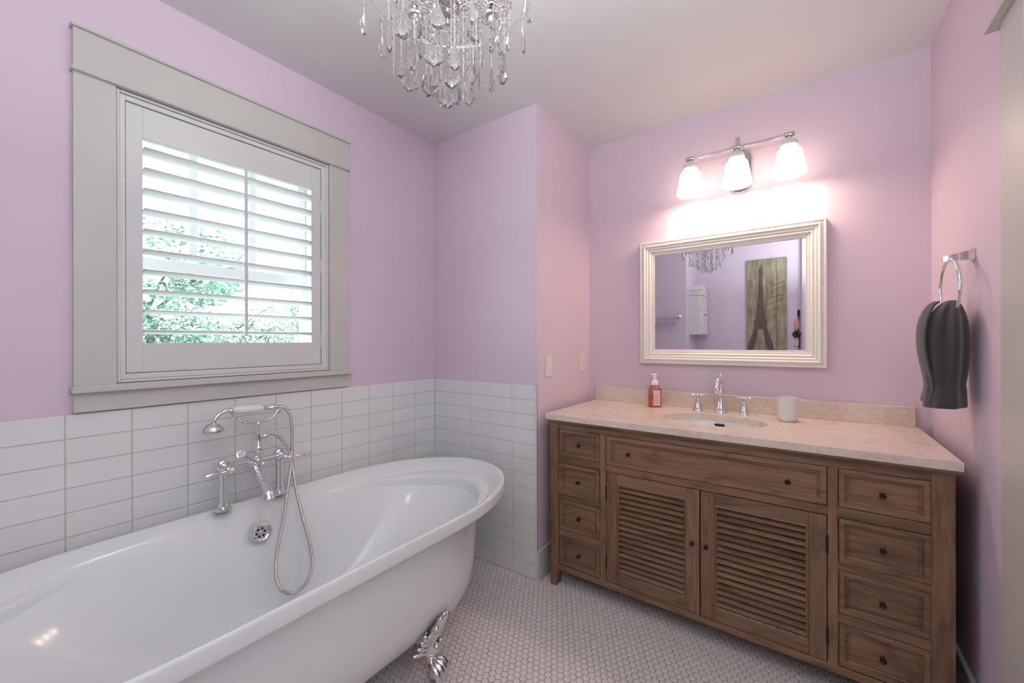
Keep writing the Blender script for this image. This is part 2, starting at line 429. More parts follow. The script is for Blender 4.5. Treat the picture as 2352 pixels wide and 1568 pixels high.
m.box(XS+0.02, XS+0.052, 0.695, 0.732, 1.543, 1.552, 0.002)
m.build('sash_lock', 'sash', ls, True)

# ---- plantation shutter
sh = thing('window_shutter', 'white plantation shutter with open louvers set in the window', 'shutter', (XL, 0.695, 1.09))
def ringframe(m, y0, y1, z0, z1, w, x0, x1, bev=0.0015):
    m.box(x0, x1, y0, y0+w, z0, z1, bev); m.box(x0, x1, y1-w, y1, z0, z1, bev)
    m.box(x0, x1, y0+w, y1-w, z0, z0+w, bev); m.box(x0, x1, y0+w, y1-w, z1-w, z1, bev)
m = MB()
for q in ((XL-0.03, XL+0.008, 0.3315, 0.3455, 1.1005, 2.063), (XL-0.03, XL+0.008, 1.0325, 1.0565, 1.1005, 2.063), (XL-0.03, XL+0.008, 0.3455, 1.0325, 2.0465, 2.063), (XL-0.03, XL+0.008, 0.3455, 1.0325, 1.1005, 1.1195)): m.box(*q, 0.001)
for q in ((XL-0.045, XL-0.030, 0.331, 0.362, 1.09, 2.07), (XL-0.045, XL-0.030, 1.015, 1.057, 1.09, 2.07), (XL-0.045, XL-0.030, 0.362, 1.015, 2.02, 2.07), (XL-0.045, XL-0.030, 0.362, 1.015, 1.09, 1.145)): m.box(*q)  # strips added behind the panel gap to block stray daylight
ringframe(m, 0.3225, 1.0655, 1.0900, 2.0745, 0.0095, XL-0.01, XL+0.014, 0.003)
m.build('mounting_frame', 'shutter', sh)
PY0, PY1, PZ0, PZ1 = 0.3475, 1.0305, 1.1215, 2.044
OY0, OY1, OZ0, OZ1 = 0.3915, 0.9865, 1.223, 1.9375
m = MB(); xa, xb = XL-0.026, XL+0.002
m.box(xa, xb, PY0, OY0, PZ0, PZ1, 0.001); m.box(xa, xb, OY1, PY1, PZ0, PZ1, 0.001)
m.box(xa, xb, OY0, OY1, PZ0, OZ0, 0.001); m.box(xa, xb, OY0, OY1, OZ1, PZ1, 0.001)
pan = m.build('panel', 'shutter', sh)
LW, LT = 0.064, 0.0105
lm = MB(); N = 14; ring = []
for k in range(N):
    a = 2*PI*k/N; ring.append((math.cos(a)*LW/2, math.sin(a)*LT/2))
lm.loft([[(p[0], OY0-0.695+0.002, p[1]) for p in ring], [(p[0], OY1-0.695-0.002, p[1]) for p in ring]], True, True, True)
bmesh.ops.recalc_face_normals(lm.bm, faces=lm.bm.faces)
lme = bpy.data.meshes.new('louver'); lm.bm.to_mesh(lme); lm.bm.free(); lme.materials.append(M['shutter'])
lme.polygons.foreach_set('use_smooth', [True]*len(lme.polygons)); lme.set_sharp_from_angle(angle=math.radians(60))
for i in range(10):
    z = 1.9035-0.0706*i-0.006
    link('louver', lme, pan, (XL-0.014-sh.location.x, 0, z-sh.location.z), (0, math.radians(-10), 0))
box('tilt_rod', 'shutter', pan, XL+0.0215, XL+0.031, 0.6985, 0.7105, 1.250, 1.934, 0.002)
for z in (1.865, 1.585, 1.235):
    box('hinge', 'shutter', sh, XL+0.000, XL+0.007, PY1-0.002, PY1+0.010, z-0.034, z+0.034, 0.0015)

# ---------------------------------------------------------------- bathtub
TX, TYC = -1.405, 0.690
def outline(z, a, yf, ry, n=14):
    # closed plan outline: straight sides with elliptical ends, mirrored about the tub's middle
    y0 = yf-ry; pts = []
    for k in range(n+1):
        t = PI*k/n; pts.append((TX+a*math.cos(t), y0+ry*math.sin(t), z))
    y1 = 2*TYC-y0
    for k in range(n+1):
        t = PI+PI*k/n; pts.append((TX+a*math.cos(t), y1+ry*math.sin(t), z))
    # subdivide long sides
    out = []
    for i, p in enumerate(pts):
        out.append(p); q = pts[(i+1) % len(pts)]
        if i in (n, 2*n+1):
            for s in range(1, 6):
                f = s/6; out.append(tuple(p[c]+(q[c]-p[c])*f for c in range(3)))
    return out
levels = [  # inside from bottom to rim, over the lip, down the outside to the bottom
 (0.150, 0.02, 0.85, 0.02), (0.150, 0.13, 0.95, 0.14), (0.156, 0.190, 1.04, 0.21), (0.178, 0.230, 1.10, 0.27), (0.225, 0.256, 1.17, 0.32), (0.31, 0.275, 1.27, 0.38),
 (0.40, 0.290, 1.375, 0.43), (0.47, 0.305, 1.467, 0.46), (0.525, 0.325, 1.543, 0.485), (0.560, 0.345, 1.583, 0.505), (0.582, 0.365, 1.611, 0.522), (0.5945, 0.383, 1.630, 0.534),
 (0.6000, 0.394, 1.641, 0.540), (0.5985, 0.3995, 1.6455, 0.54), (0.591, 0.402, 1.648, 0.54), (0.575, 0.402, 1.648, 0.54), (0.560, 0.402, 1.648, 0.54), (0.5515, 0.4005, 1.6465, 0.54), (0.549, 0.395, 1.640, 0.54), (0.549, 0.375, 1.605, 0.53),
 (0.551, 0.356, 1.505, 0.565), (0.53, 0.3525, 1.50, 0.565), (0.44, 0.348, 1.493, 0.56), (0.34, 0.342, 1.484, 0.54), (0.27, 0.333, 1.470, 0.48), (0.212, 0.317, 1.45, 0.42), (0.165, 0.291, 1.42, 0.36), (0.128, 0.250, 1.37, 0.31), (0.104, 0.193, 1.29, 0.26), (0.094, 0.12, 1.18, 0.18), (0.092, 0.02, 1.0, 0.02)]
tub = thing('bathtub', 'white roll-top clawfoot bathtub along the window wall', 'bathtub', (TX, TYC, 0))
m = MB(); m.loft([outline(z, a, yf, ry) for z, a, yf, ry in levels], True, True, True)
shell = m.build('shell', 'tub', tub, True, 50)
sub = shell.modifiers.new('subdivision', 'SUBSURF'); sub.levels = 2; sub.render_levels = 2
# overflow grille on the inner wall
def frame_at(c, nrm):
    n = Vector(nrm).normalized(); return Vector(c), n
oc = Vector((-1.703, 0.697, 0.493)); on = Vector((1, 0, 0.22)).normalized()
m = MB(); m.lathe([(0.0375, -0.006), (0.0375, 0.002), (0.035, 0.007), (0.029, 0.0085), (0.0245, 0.006), (0.023, 0.0015), (0, 0.0015)], oc, on, 40)
ov = m.build('overflow_plate', 'chrome', tub, True)
u = on.orthogonal().normalized(); w = on.cross(u)
for k in range(6):
    c = oc + (u*math.cos(PI/3*k+0.35)+w*math.sin(PI/3*k+0.35))*0.0145
    MB().lathe([(0.0046, 0.0016), (0.0046, 0.0022), (0, 0.0022)], c, on, 16).build('hole', 'black', ov)
MB().lathe([(0.0055, 0.001), (0.005, 0.0035), (0, 0.004)], oc, on, 16).build('screw', 'chrome', ov, True)
# claw feet
def claw(sx, sy, dirv):
    d = Vector((dirv[0], dirv[1], 0)).normalized(); s = Vector((-d.y, d.x, 0)); base = Vector((sx, sy, 0))
    def P(o, z, l=0.0): return base + d*o + s*l + Vector((0, 0, z))
    m = MB()
    # bracket and ankle
    m.tube(spline([P(-0.045, 0.150), P(-0.006, 0.152), P(0.012, 0.125), P(0.006, 0.092), P(0.010, 0.060), P(0.022, 0.036)], 4),
           [0.030+0.005*math.sin(i/20*PI) if i < 10 else 0.030-0.0105*math.sin(min(1, (i-10)/6)*PI/2) for i in range(21)], 14)
    # wings against the tub
    for sd in (-1, 1):
        for q in range(4):
            m.tube(spline([P(0.004+0.004*q, 0.112+0.020*q, sd*0.012), P(0.000+0.006*q, 0.122+0.020*q, sd*(0.042+0.004*q)), P(-0.020+0.012*q, 0.128+0.024*q, sd*(0.078-0.006*q))], 5),
                   [0.012, 0.013, 0.013, 0.0125, 0.012, 0.0115, 0.011, 0.010, 0.008, 0.006, 0.003], 8)
    # crest leaves pointing up over the shoulder
    for l, h in ((-0.036, 0.222), (-0.013, 0.243), (0.014, 0.240), (0.036, 0.224)):
        m.tube(spline([P(0.014, 0.140, l*0.4), P(0.030, 0.175, l*0.8), P(0.040, 0.205, l), P(0.058, h, l*1.3)], 5),
               [0.013, 0.015, 0.016, 0.0165, 0.017, 0.017, 0.0165, 0.016, 0.0155, 0.015, 0.015, 0.014, 0.013, 0.011, 0.0075, 0.003], 8)
    # scroll on the front
    for sd in (-1, 1):
        m.tube([P(0.041, 0.132+(0.015-t*0.0015)*math.sin(t), sd*(0.014+(0.014-t*0.0015)*math.cos(t))) for t in [i*0.5 for i in range(17)]], 0.0038, 6)
    m.tube([P(0.028*math.cos(t)+0.008, 0.102+0.006*math.cos(t), 0.029*math.sin(t)) for t in [2*PI*i/20 for i in range(20)]], 0.0062, 8, closed=True)
    m.tube([P(0.023*math.cos(t)+0.007, 0.088, 0.024*math.sin(t)) for t in [2*PI*i/20 for i in range(20)]], 0.0035, 8, closed=True)
    f = m.build('claw_foot', 'chrome', tub, True, 60)
    for l in (-0.030, -0.010, 0.011, 0.031):
        k = 0.010*(1-abs(l)/0.04)
        MB().tube(spline([P(0.012, 0.062, l*0.45), P(0.034+k, 0.056, l*0.9), P(0.050+k, 0.036, l*1.05), P(0.052+k, 0.012, l*1.1), P(0.046+k, 0.0, l*1.1)], 4),
                  [0.010, 0.0115, 0.0125, 0.0125, 0.012, 0.0125, 0.013, 0.013, 0.0125, 0.0115, 0.0105, 0.0095, 0.0085, 0.007, 0.0055, 0.004, 0.003], 10).build('toe', 'chrome', f, True, 60)
    MB().sphere(P(0.020, 0.020), 0.0205, 16, (1, 1, 0.97)).build('ball', 'chrome', f, True)
    return f
claw(-1.118, 1.020, (0.93, 0.33)); claw(-1.692, 1.020, (-0.93, 0.33)); claw(-1.118, 0.360, (0.93, -0.33)); claw(-1.692, 0.360, (-0.93, -0.33))

# ---------------------------------------------------------------- bath faucet on the tub rim
FX = -1.765
bf = thing('bath_faucet', 'chrome rim-mounted bath faucet with two levers and telephone cradle', 'faucet', (FX, 0.694, 0.602))
for y in (0.593, 0.795):
    m = MB(); m.lathe([(0.030, 0.0), (0.030, 0.002), (0.026, 0.005), (0.015, 0.008), (0.013, 0.012), (0.0155, 0.013), (0.0155, 0.026), (0.012, 0.028), (0.0118, 0.145), (0.013, 0.150)], (FX, y, 0.601), (0, 0, 1), 24)
    m.build('riser', 'chrome', bf, True)
    m = MB(); m.lathe([(0.013, -0.020), (0.021, -0.016), (0.024, -0.006), (0.024, 0.006), (0.0205, 0.012), (0.0150, 0.014), (0.0150, 0.024), (0.0115, 0.026), (0.0115, 0.036), (0.014, 0.040), (0.014, 0.050), (0.010, 0.056), (0.006, 0.062), (0, 0.064)], (FX, y, 0.766), (1, 0, -0.12), 24)
    v = m.build('valve', 'chrome', bf, True)
m = MB(); m.tube([(FX+0.006, 0.600, 0.760), (FX+0.006, 0.650, 0.757), (FX+0.006, 0.740, 0.755), (FX+0.006, 0.790, 0.760)], [0.0125, 0.0125, 0.0125, 0.0125], 20)
m.lathe([(0.016, -0.022), (0.020, -0.016), (0.021, 0), (0.020, 0.016), (0.016, 0.022)], (FX+0.006, 0.696, 0.756), (0, 1, 0), 24)
m.build('crossbar', 'chrome', bf, True)
for y, s in ((0.602, -1), (0.806, 1)):
    m = MB(); hx = FX+0.060; zz = 0.757
    m.sphere((hx, y, zz), 0.0115, 16)
    m.tube([(hx+0.004, y+s*0.006, zz), (hx+0.004, y+s*0.022, zz-0.001), (hx+0.004, y+s*0.026, zz-0.001), (hx+0.004, y+s*0.055, zz-0.002), (hx+0.004, y+s*0.082, zz-0.003), (hx+0.004, y+s*0.087, zz-0.003)],
           [0.006, 0.005, 0.0072, 0.0082, 0.0105, 0.007], 16)
    m.build('lever', 'chrome', bf, True)
m = MB(); m.tube(spline([(FX+0.010, 0.697, 0.748), (FX+0.030, 0.697, 0.722), (FX+0.062, 0.697, 0.694), (FX+0.098, 0.698, 0.676), (FX+0.120, 0.700, 0.656)], 4),
                 [0.0185, 0.0185, 0.018, 0.0165, 0.015, 0.0145, 0.014, 0.0135, 0.013, 0.013, 0.013, 0.013, 0.013, 0.014, 0.016, 0.0175, 0.019], 20)
m.lathe([(0.012, -0.006), (0.0190, 0.0), (0.0225, 0.012), (0.0235, 0.026), (0.0245, 0.030), (0.022, 0.030), (0.018, 0.010)], (FX+0.116, 0.699, 0.664), (0.30, 0.05, -1), 24)
for q in range(5): m.sphere((FX+0.030+q*0.011, 0.697, 0.742-q*0.010), 0.0072-0.0006*q, 12)
m.build('spout', 'chrome', bf, True)
m = MB(); m.tube(spline([(FX+0.040, 0.712, 0.752), (FX+0.046, 0.694, 0.760), (FX+0.050, 0.668, 0.778), (FX+0.050, 0.640, 0.800)], 5), [0.009, 0.0085, 0.008, 0.0075, 0.007, 0.0065, 0.006, 0.006, 0.006, 0.0065, 0.007, 0.0075, 0.0085, 0.0095, 0.0100, 0.0105], 12)
m.lathe([(0.0145, -0.005), (0.0165, 0.0), (0.0145, 0.005), (0.0115, 0.0058), (0.011, 0.0045), (0, 0.0045)], (FX+0.052, 0.633, 0.805), (1, -0.1, 0.35), 24)
m.sphere((FX+0.044, 0.713, 0.750), 0.0105, 12)
m.build('diverter_lever', 'chrome', bf, True)
m = MB(); m.lathe([(0.014, 0.0), (0.017, 0.006), (0.017, 0.020), (0.013, 0.024), (0.015, 0.026), (0.015, 0.034), (0.0115, 0.038), (0.0105, 0.070), (0.0085, 0.122), (0.0105, 0.126), (0.0105, 0.134), (0.008, 0.137)], (FX, 0.714, 0.772), (0, 0, 1), 20)
m.build('post', 'chrome', bf, True)
m = MB(); m.tube(spline([(FX, 0.628, 0.946), (FX, 0.642, 0.934), (FX, 0.652, 0.922), (FX, 0.668, 0.910), (FX, 0.692, 0.907), (FX, 0.714, 0.908), (FX, 0.738, 0.908), (FX, 0.760, 0.914), (FX, 0.776, 0.926), (FX, 0.784, 0.940), (FX, 0.794, 0.951)], 5), 0.0042, 10)
for y, z in ((0.648, 0.928), (0.652, 0.921), (0.783, 0.936)): m.sphere((FX, y, z), 0.0058, 10)
for y, z in ((0.626, 0.958), (0.792, 0.946)):
    m.tube([(FX+0.013*math.cos(t), y, z+0.013*math.sin(t)) for t in [PI+i*PI/10 for i in range(11)]], 0.0035, 8)
m.build('cradle', 'chrome', bf, True)
m = MB(); m.tube([(FX, 0.720, 0.848), (FX, 0.742, 0.850)], [0.0075, 0.0075], 12); m.sphere((FX+0.004, 0.736, 0.849), 0.0115, 14); m.tube([(FX, 0.744, 0.851), (FX, 0.756, 0.853)], [0.0095, 0.0085], 12)
m.build('hose_outlet', 'chrome', bf, True)

# hand shower with its hose
hs = thing('hand_shower', 'chrome telephone hand shower with white porcelain grip and looped metal hose', 'hand shower', (FX, 0.70, 0.95))
m = MB(); m.lathe([(0.0085, 0.0), (0.0125, 0.006), (0.0155, 0.026), (0.0165, 0.055), (0.0155, 0.082), (0.0125, 0.100), (0.0085, 0.106)], (FX, 0.626, 0.9665), (0, 1, -0.06), 24)
m.build('grip', 'porcelain', hs, True)
m = MB(); m.tube(spline([(FX, 0.628, 0.9665), (FX, 0.606, 0.966), (FX, 0.584, 0.958), (FX, 0.570, 0.944), (FX, 0.565, 0.928)], 6), 0.0068, 14)
m.lathe([(0.0105, 0.0), (0.0115, 0.003), (0.0105, 0.006)], (FX, 0.616, 0.9665), (0, 1, 0), 18)
m.build('neck', 'chrome', hs, True)
m = MB(); m.lathe([(0.007, 0.0), (0.0115, 0.004), (0.0115, 0.012), (0.009, 0.014), (0.010, 0.030), (0.0125, 0.034), (0.0125, 0.052), (0.008, 0.060)], (FX, 0.731, 0.9600), (0, 1, -0.05), 20)
m.build('hose_fitting', 'chrome', hs, True)
m = MB(); m.lathe([(0.007, 0.026), (0.012, 0.024), (0.022, 0.020), (0.0325, 0.009), (0.036, 0.0), (0.0385, -0.002), (0.0385, -0.006), (0.036, -0.008), (0, -0.008)], (FX, 0.5605, 0.904), (0, 0, 1), 32)
m.build('shower_head', 'chrome', hs, True)
HOSE = [(-1.765, 0.7898, 0.9582), (-1.765, 0.8139, 0.9523), (-1.763, 0.834, 0.9251), (-1.757, 0.8382, 0.8903), (-1.742, 0.8336, 0.8391), (-1.72, 0.8229, 0.7857), (-1.697, 0.8105, 0.7534), (-1.688, 0.8013, 0.7086), (-1.682, 0.788, 0.6365), (-1.672, 0.7683, 0.5351), (-1.66, 0.7448, 0.4501), (-1.65, 0.729, 0.3941), (-1.635, 0.7238, 0.3282), (-1.625, 0.7334, 0.289), (-1.62, 0.7566, 0.2592), (-1.62, 0.7878, 0.2487), (-1.625, 0.8288, 0.2595), (-1.635, 0.8597, 0.2978), (-1.645, 0.8678, 0.3355), (-1.655, 0.8588, 0.4166), (-1.668, 0.8398, 0.511), (-1.678, 0.8257, 0.5932), (-1.688, 0.8143, 0.6842), (-1.692, 0.8106, 0.7276), (-1.708, 0.8095, 0.774), (-1.73, 0.7991, 0.8106), (-1.75, 0.7811, 0.8434), (-1.76, 0.7588, 0.8533)]
raw = spline(HOSE, 10)
# resample evenly so that the ribs have one pitch
cum = [0.0]
for a, c in zip(raw, raw[1:]): cum.append(cum[-1]+(c-a).length)
step = 0.0012; pts = []; i = 0; sdist = 0.0
while sdist < cum[-1]:
    while cum[i+1] < sdist: i += 1
    f = (sdist-cum[i])/max(1e-9, cum[i+1]-cum[i]); pts.append(raw[i].lerp(raw[i+1], f)); sdist += step
m = MB(); m.tube(pts, [0.0067 if k % 4 in (0, 1) else 0.0054 for k in range(len(pts))], 10)
m.build('hose', 'hose', hs, True, 0)

# ---------------------------------------------------------------- vanity
YV = 1.783       # plane of the face frame
VX0, VX1 = -1.055, 0.3615
van = thing('vanity_cabinet', 'long weathered oak vanity with louvered doors and eight small drawers', 'cabinet', (-0.347, 2.07, 0))
def post(x0, x1, y0, y1, inner):
    m = MB(); zt = 0.815; zk = 0.088; tp = 0.014
    a = [(x0, y0, zt), (x1, y0, zt), (x1, y1, zt), (x0, y1, zt)]
    k = [(p[0], p[1], zk) for p in a]
    if inner > 0: f = [(x0, y0, 0), (x1-tp, y0, 0), (x1-tp, y1-0.0, 0), (x0, y1-0.0, 0)]
    else: f = [(x0+tp, y0, 0), (x1, y0, 0), (x1, y1, 0), (x0+tp, y1, 0)]
    m.loft([a, k, f], True, True, True); return m.build('leg_post', 'wood_v', van)
PW = 0.046
post(VX0, VX0+PW, YV-0.003, YV+PW, 1); post(VX1-PW-0.006, VX1, YV-0.003, YV+PW, -1)
post(VX0, VX0+PW, 2.34-PW, 2.34, 1); post(VX1-PW, VX1, 2.34-PW, 2.34, -1)
def hrail(x0, x1, z0, z1, name='rail', y=YV, d=0.02): return box(name, 'wood_h', van, x0, x1, y, y+d, z0, z1, 0.0008)
def vstile(x0, x1, z0, z1): return box('stile', 'wood_v', van, x0, x1, YV, YV+0.02, z0, z1, 0.0008)
ZT = 0.815
DLx0, DLx1 = -1.005, -0.789          # left drawer column
DRx0, DRx1 = 0.0865, 0.3095          # right drawer column
CX0, CX1 = -0.7555, 0.0535           # centre bay
rows = [(0.657, 0.787), (0.470, 0.619), (0.293, 0.438), (0.114, 0.257)]
g = 0.0022
hrail(VX0+PW, VX1-PW-0.006, rows[0][1]+g, ZT); hrail(VX0+PW, VX1-PW-0.006, 0.083, 0.112-g)
vstile(DLx1+g, CX0-g, 0.112-g, rows[0][1]+g); vstile(CX1+g, DRx0-g, 0.112-g, rows[0][1]+g)
for a, c in ((DLx0, DLx1), (DRx0, DRx1)):
    for r in range(3): hrail(a-g, c+g, rows[r+1][1]+g, rows[r][0]-g)
hrail(CX0-g, CX1+g, 0.619+g, 0.654-g)
# crown moulding under the top
m = MB()
prof = [(0.0, ZT), (0.004, ZT), (0.006, ZT+0.006), (0.012, ZT+0.009), (0.014, ZT+0.016), (0.014, 0.831)]
loops = []
for o, z in [(-0.02, ZT)]+prof+[(-0.02, 0.831)]:
    loops.append([(VX0-o, 2.34, z), (VX0-o, YV-0.003-o, z), (VX1+o, YV-0.003-o, z), (VX1+o, 2.34, z)])
m.loft(loops, False); m.build('crown_moulding', 'wood_h', van)
box('side_panel', 'wood_v', van, VX0+0.004, VX0+0.018, YV+PW, 2.34-PW, 0.10, ZT)
box('side_panel', 'wood_v', van, VX1-0.018, VX1-0.004, YV+PW, 2.34-PW, 0.10, ZT)
box('bottom_board', 'wood_h', van, VX0+0.02, VX1-0.02, YV+0.021, 2.33, 0.10, 0.112)
box('back_board', 'wood_h', van, VX0+0.02, VX1-0.02, 2.322, 2.332, 0.112, 0.83)
def knob(x, z, y, parent, r=0.0095):
    m = MB(); m.lathe([(0.0065, 0.0), (0.0065, 0.002), (0.0038, 0.004), (0.0038, 0.010), (r*0.8, 0.013), (r, 0.018), (r*0.75, 0.023), (0, 0.0245)], (x, y, z), (0, -1, 0), 16)
    return m.build('knob', 'bronze', parent, True)
def panel_front(name, x0, x1, z0, z1, yf, rim, knobs=(), parent=van, m1='wood_h'):
    # nested rectangles: raised rim, cove, bead, sunk field
    steps = [(0, 0.018), (0, 0.0015), (0.0015, 0.0), (rim-0.002, 0.0), (rim, 0.0045), (rim+0.002, 0.0055), (rim+0.0045, 0.0030), (rim+0.0070, 0.0045), (rim+0.0080, 0.0110)]
    loops = [[(x0+i, yf+d, z0+i), (x1-i, yf+d, z0+i), (x1-i, yf+d, z1-i), (x0+i, yf+d, z1-i)] for i, d in steps]
    m = MB(); m.loft(loops, True, True, True); o = m.build(name, m1, parent)
    for kx, kz in knobs: knob(kx, kz, yf+0.0110, o)
    return o
for (a, c) in ((DLx0, DLx1), (DRx0, DRx1)):
    for r, (z0, z1) in enumerate(rows):
        yf = YV - (0.007 if r == 1 else 0.0)
        panel_front('drawer', a, c, z0, z1, yf, 0.017, [((a+c)/2, (z0+z1)/2-0.003)])
panel_front('false_drawer', CX0, CX1, 0.654, rows[0][1], YV, 0.020, [(-0.652, 0.716), (-0.0585, 0.712)])
# louvered doors
def door(x0, x1, hinge_x, knob_x):
    z0, z1 = 0.1125, 0.6175; st = 0.051
    yf = YV
    ax0, ax1, az0, az1 = x0+st, x1-st, z0+0.047, z1-0.047
    # bead moulding around the louvers
    steps = [(0, 0.001), (0.003, -0.0012), (0.006, 0.002), (0.0085, 0.003), (0.0085, 0.018)]
    mm = MB(); mm.loft([[(ax0+i, yf+dd, az0+i), (ax1-i, yf+dd, az0+i), (ax1-i, yf+dd, az1-i), (ax0+i, yf+dd, az1-i)] for i, dd in steps]); d = mm.build('door', 'wood_v', van)
    box('stile', 'wood_v', d, x0, x0+st, yf, yf+0.02, z0, z1, 0.0012); box('stile', 'wood_v', d, x1-st, x1, yf, yf+0.02, z0, z1, 0.0012)
    box('rail', 'wood_h', d, x0+st, x1-st, yf, yf+0.02, z1-0.047, z1, 0.0012)
    box('rail', 'wood_h', d, x0+st, x1-st, yf, yf+0.02, z0, z0+0.047, 0.0012)
    n = 16; p = (az1-az0-0.017)/n
    lx0, lx1 = ax0+0.0085, ax1-0.0085
    sm = MB(); sm.loft([[(lx0-0.347*0, yy, zz) for yy, zz in ((-0.0095, -0.0085), (-0.0095, -0.0035), (0.0080, 0.0078), (0.0080, 0.0030))], [(lx1, yy, zz) for yy, zz in ((-0.0095, -0.0085), (-0.0095, -0.0035), (0.0080, 0.0078), (0.0080, 0.0030))]], True, True, True)
    cx = (lx0+lx1)/2; bmesh.ops.translate(sm.bm, vec=(-cx, 0, 0), verts=sm.bm.verts); bmesh.ops.recalc_face_normals(sm.bm, faces=sm.bm.faces)
    sme = bpy.data.meshes.new('slat'); sm.bm.to_mesh(sme); sm.bm.free(); sme.materials.append(M['wood_h'])
    for k in range(n):
        link('slat', sme, d, (cx-van.location.x, yf+0.012-van.location.y, az0+0.0085+p*(k+0.5)))
    knob(knob_x, 0.400, yf, d, 0.0085)
    for z in (0.205, 0.520):
        h = MB(); h.tube([(hinge_x, yf-0.002, z-0.030), (hinge_x, yf-0.002, z+0.030)], 0.0036, 10)
        h.sphere((hinge_x, yf-0.002, z-0.032), 0.0036, 8); h.sphere((hinge_x, yf-0.002, z+0.032), 0.0036, 8)
        h.build('hinge', 'bronze', d, True)
door(CX0, -0.3565, CX0-0.001, -0.3815); door(-0.3515, CX1, CX1+0.001, -0.3300)

# countertop with the sink cut-out
ct = thing('countertop', 'cream marble countertop on the oak vanity, with backsplash', 'countertop', (-0.35, 2.08, 0.831))
SX, SY, SA, SB = -0.355, 2.068, 0.215, 0.166
cx0, cx1, cy0, cy1 = -1.075, 0.377, 1.768, 2.383; z0, z1 = 0.831, 0.862
N = 64; per = []; ell = []
for k in range(N):
    a = 2*PI*k/N; c, s = math.cos(a), math.sin(a)
    ell.append((SX+SA*c, SY+SB*s))
    tx = ((cx1-SX) if c > 0 else (cx0-SX))/c if abs(c) > 1e-9 else 1e9
    ty_ = ((cy1-SY) if s > 0 else (cy0-SY))/s if abs(s) > 1e-9 else 1e9
    t = min(tx, ty_); per.append([SX+t*c, SY+t*s])
for (qx, qy) in ((cx0, cy0), (cx1, cy0), (cx1, cy1), (cx0, cy1)):
    i = min(range(N), key=lambda k: (per[k][0]-qx)**2+(per[k][1]-qy)**2); per[i] = [qx, qy]
e = 0.002
m = MB()
def inset(p): return (min(max(p[0], cx0+e), cx1-e), min(max(p[1], cy0+e), cy1-e))
m.loft([[(*p, z0) for p in ell], [(*p, z1-e) for p in ell], [(SX+(p[0]-SX)*1.008, SY+(p[1]-SY)*1.008, z1) for p in ell], [(*inset(p), z1) for p in per], [(*p, z1-e) for p in per], [(*p, z0+e) for p in per], [(*inset(p), z0) for p in per], [(*p, z0) for p in ell]])
m.build('slab', 'stone', ct)
box('backsplash', 'stone', ct, -1.072, 0.366, 2.363, 2.383, 0.862, 0.946, 0.0015)
# basin
sink = thing('sink', 'white oval undermount sink set in the marble countertop', 'sink', (SX, SY, 0.83))
m = MB(); loops = []
for f, z in ((1.10, 0.8305), (1.035, 0.8305), (1.03, 0.824), (1.0, 0.79), (0.94, 0.755), (0.82, 0.725), (0.62, 0.705), (0.38, 0.696), (0.10, 0.693)):
    loops.append([(SX+SA*f*math.cos(2*PI*k/48), SY+SB*f*math.sin(2*PI*k/48), z) for k in range(48)])
outer = [[(SX+(SA*f+0.008)*math.cos(2*PI*k/48), SY+(SB*f+0.008)*math.sin(2*PI*k/48), z) for k in range(48)] for f, z in ((0.10, 0.682), (0.62, 0.692), (0.94, 0.745), (1.03, 0.815), (1.06, 0.8225), (1.085, 0.8225))]
m.loft(loops, True, False, True); m.loft(outer, True, True, False)
m.build('basin', 'porcelain', sink, True, 60)
m = MB(); 
sl = []
for k in range(20):
    a = 2*PI*k/20; ex = 0.017*(1 if math.cos(a) > 0 else -1)+0.0055*math.cos(a); sl.append((SX+0.003+ex, 0.0055*math.sin(a)))
ys = SY+SB*1.0-0.002
m.loft([[(p[0], ys-0.0035, 0.809+p[1]) for p in sl], [(p[0], ys+0.004, 0.809+p[1]) for p in sl]], True, True, True)
m.build('overflow_slot', 'bronze', sink)
MB().lathe([(0.022, 0.0), (0.022, 0.003), (0.014, 0.004), (0, 0.003)], (SX, SY, 0.6935), (0, 0, 1), 24).build('drain', 'chrome', sink, True)

# widespread faucet
sf = thing('sink_faucet', 'chrome widespread sink faucet with crook spout and two cross handles', 'faucet', (-0.357, 2.297, 0.862))
Z = 0.862
FY = 2.300
m = MB(); m.lathe([(0.0315, 0.0), (0.0315, 0.004), (0.029, 0.009), (0.027, 0.012), (0.0275, 0.016), (0.022, 0.030), (0.0165, 0.055), (0.0145, 0.080), (0.0155, 0.098), (0.0165, 0.106), (0.0125, 0.114), (0.011, 0.130), (0.0145, 0.138), (0.0165, 0.152), (0.0150, 0.165), (0.009, 0.174), (0.005, 0.178), (0.0055, 0.182), (0.0095, 0.187), (0.0095, 0.193), (0.005, 0.199), (0, 0.200)], (-0.357, FY, Z), (0, 0, 1), 28)
m.build('spout_column', 'chrome', sf, True)
m = MB(); m.tube(spline([(-0.357, FY-0.004, Z+0.150), (-0.357, FY-0.030, Z+0.166), (-0.357, FY-0.062, Z+0.174), (-0.357, FY-0.092, Z+0.166), (-0.357, FY-0.106, Z+0.144), (-0.357, FY-0.109, Z+0.128)], 5), [0.0125]*6+[0.0120]*14+[0.0115]*6, 18)
m.lathe([(0.0115, 0.0), (0.0145, 0.003), (0.0145, 0.008), (0.010, 0.012), (0.0085, 0.026), (0.006, 0.028)], (-0.357, FY-0.109, Z+0.131), (0, 0, -1), 18)
m.build('spout', 'chrome', sf, True)
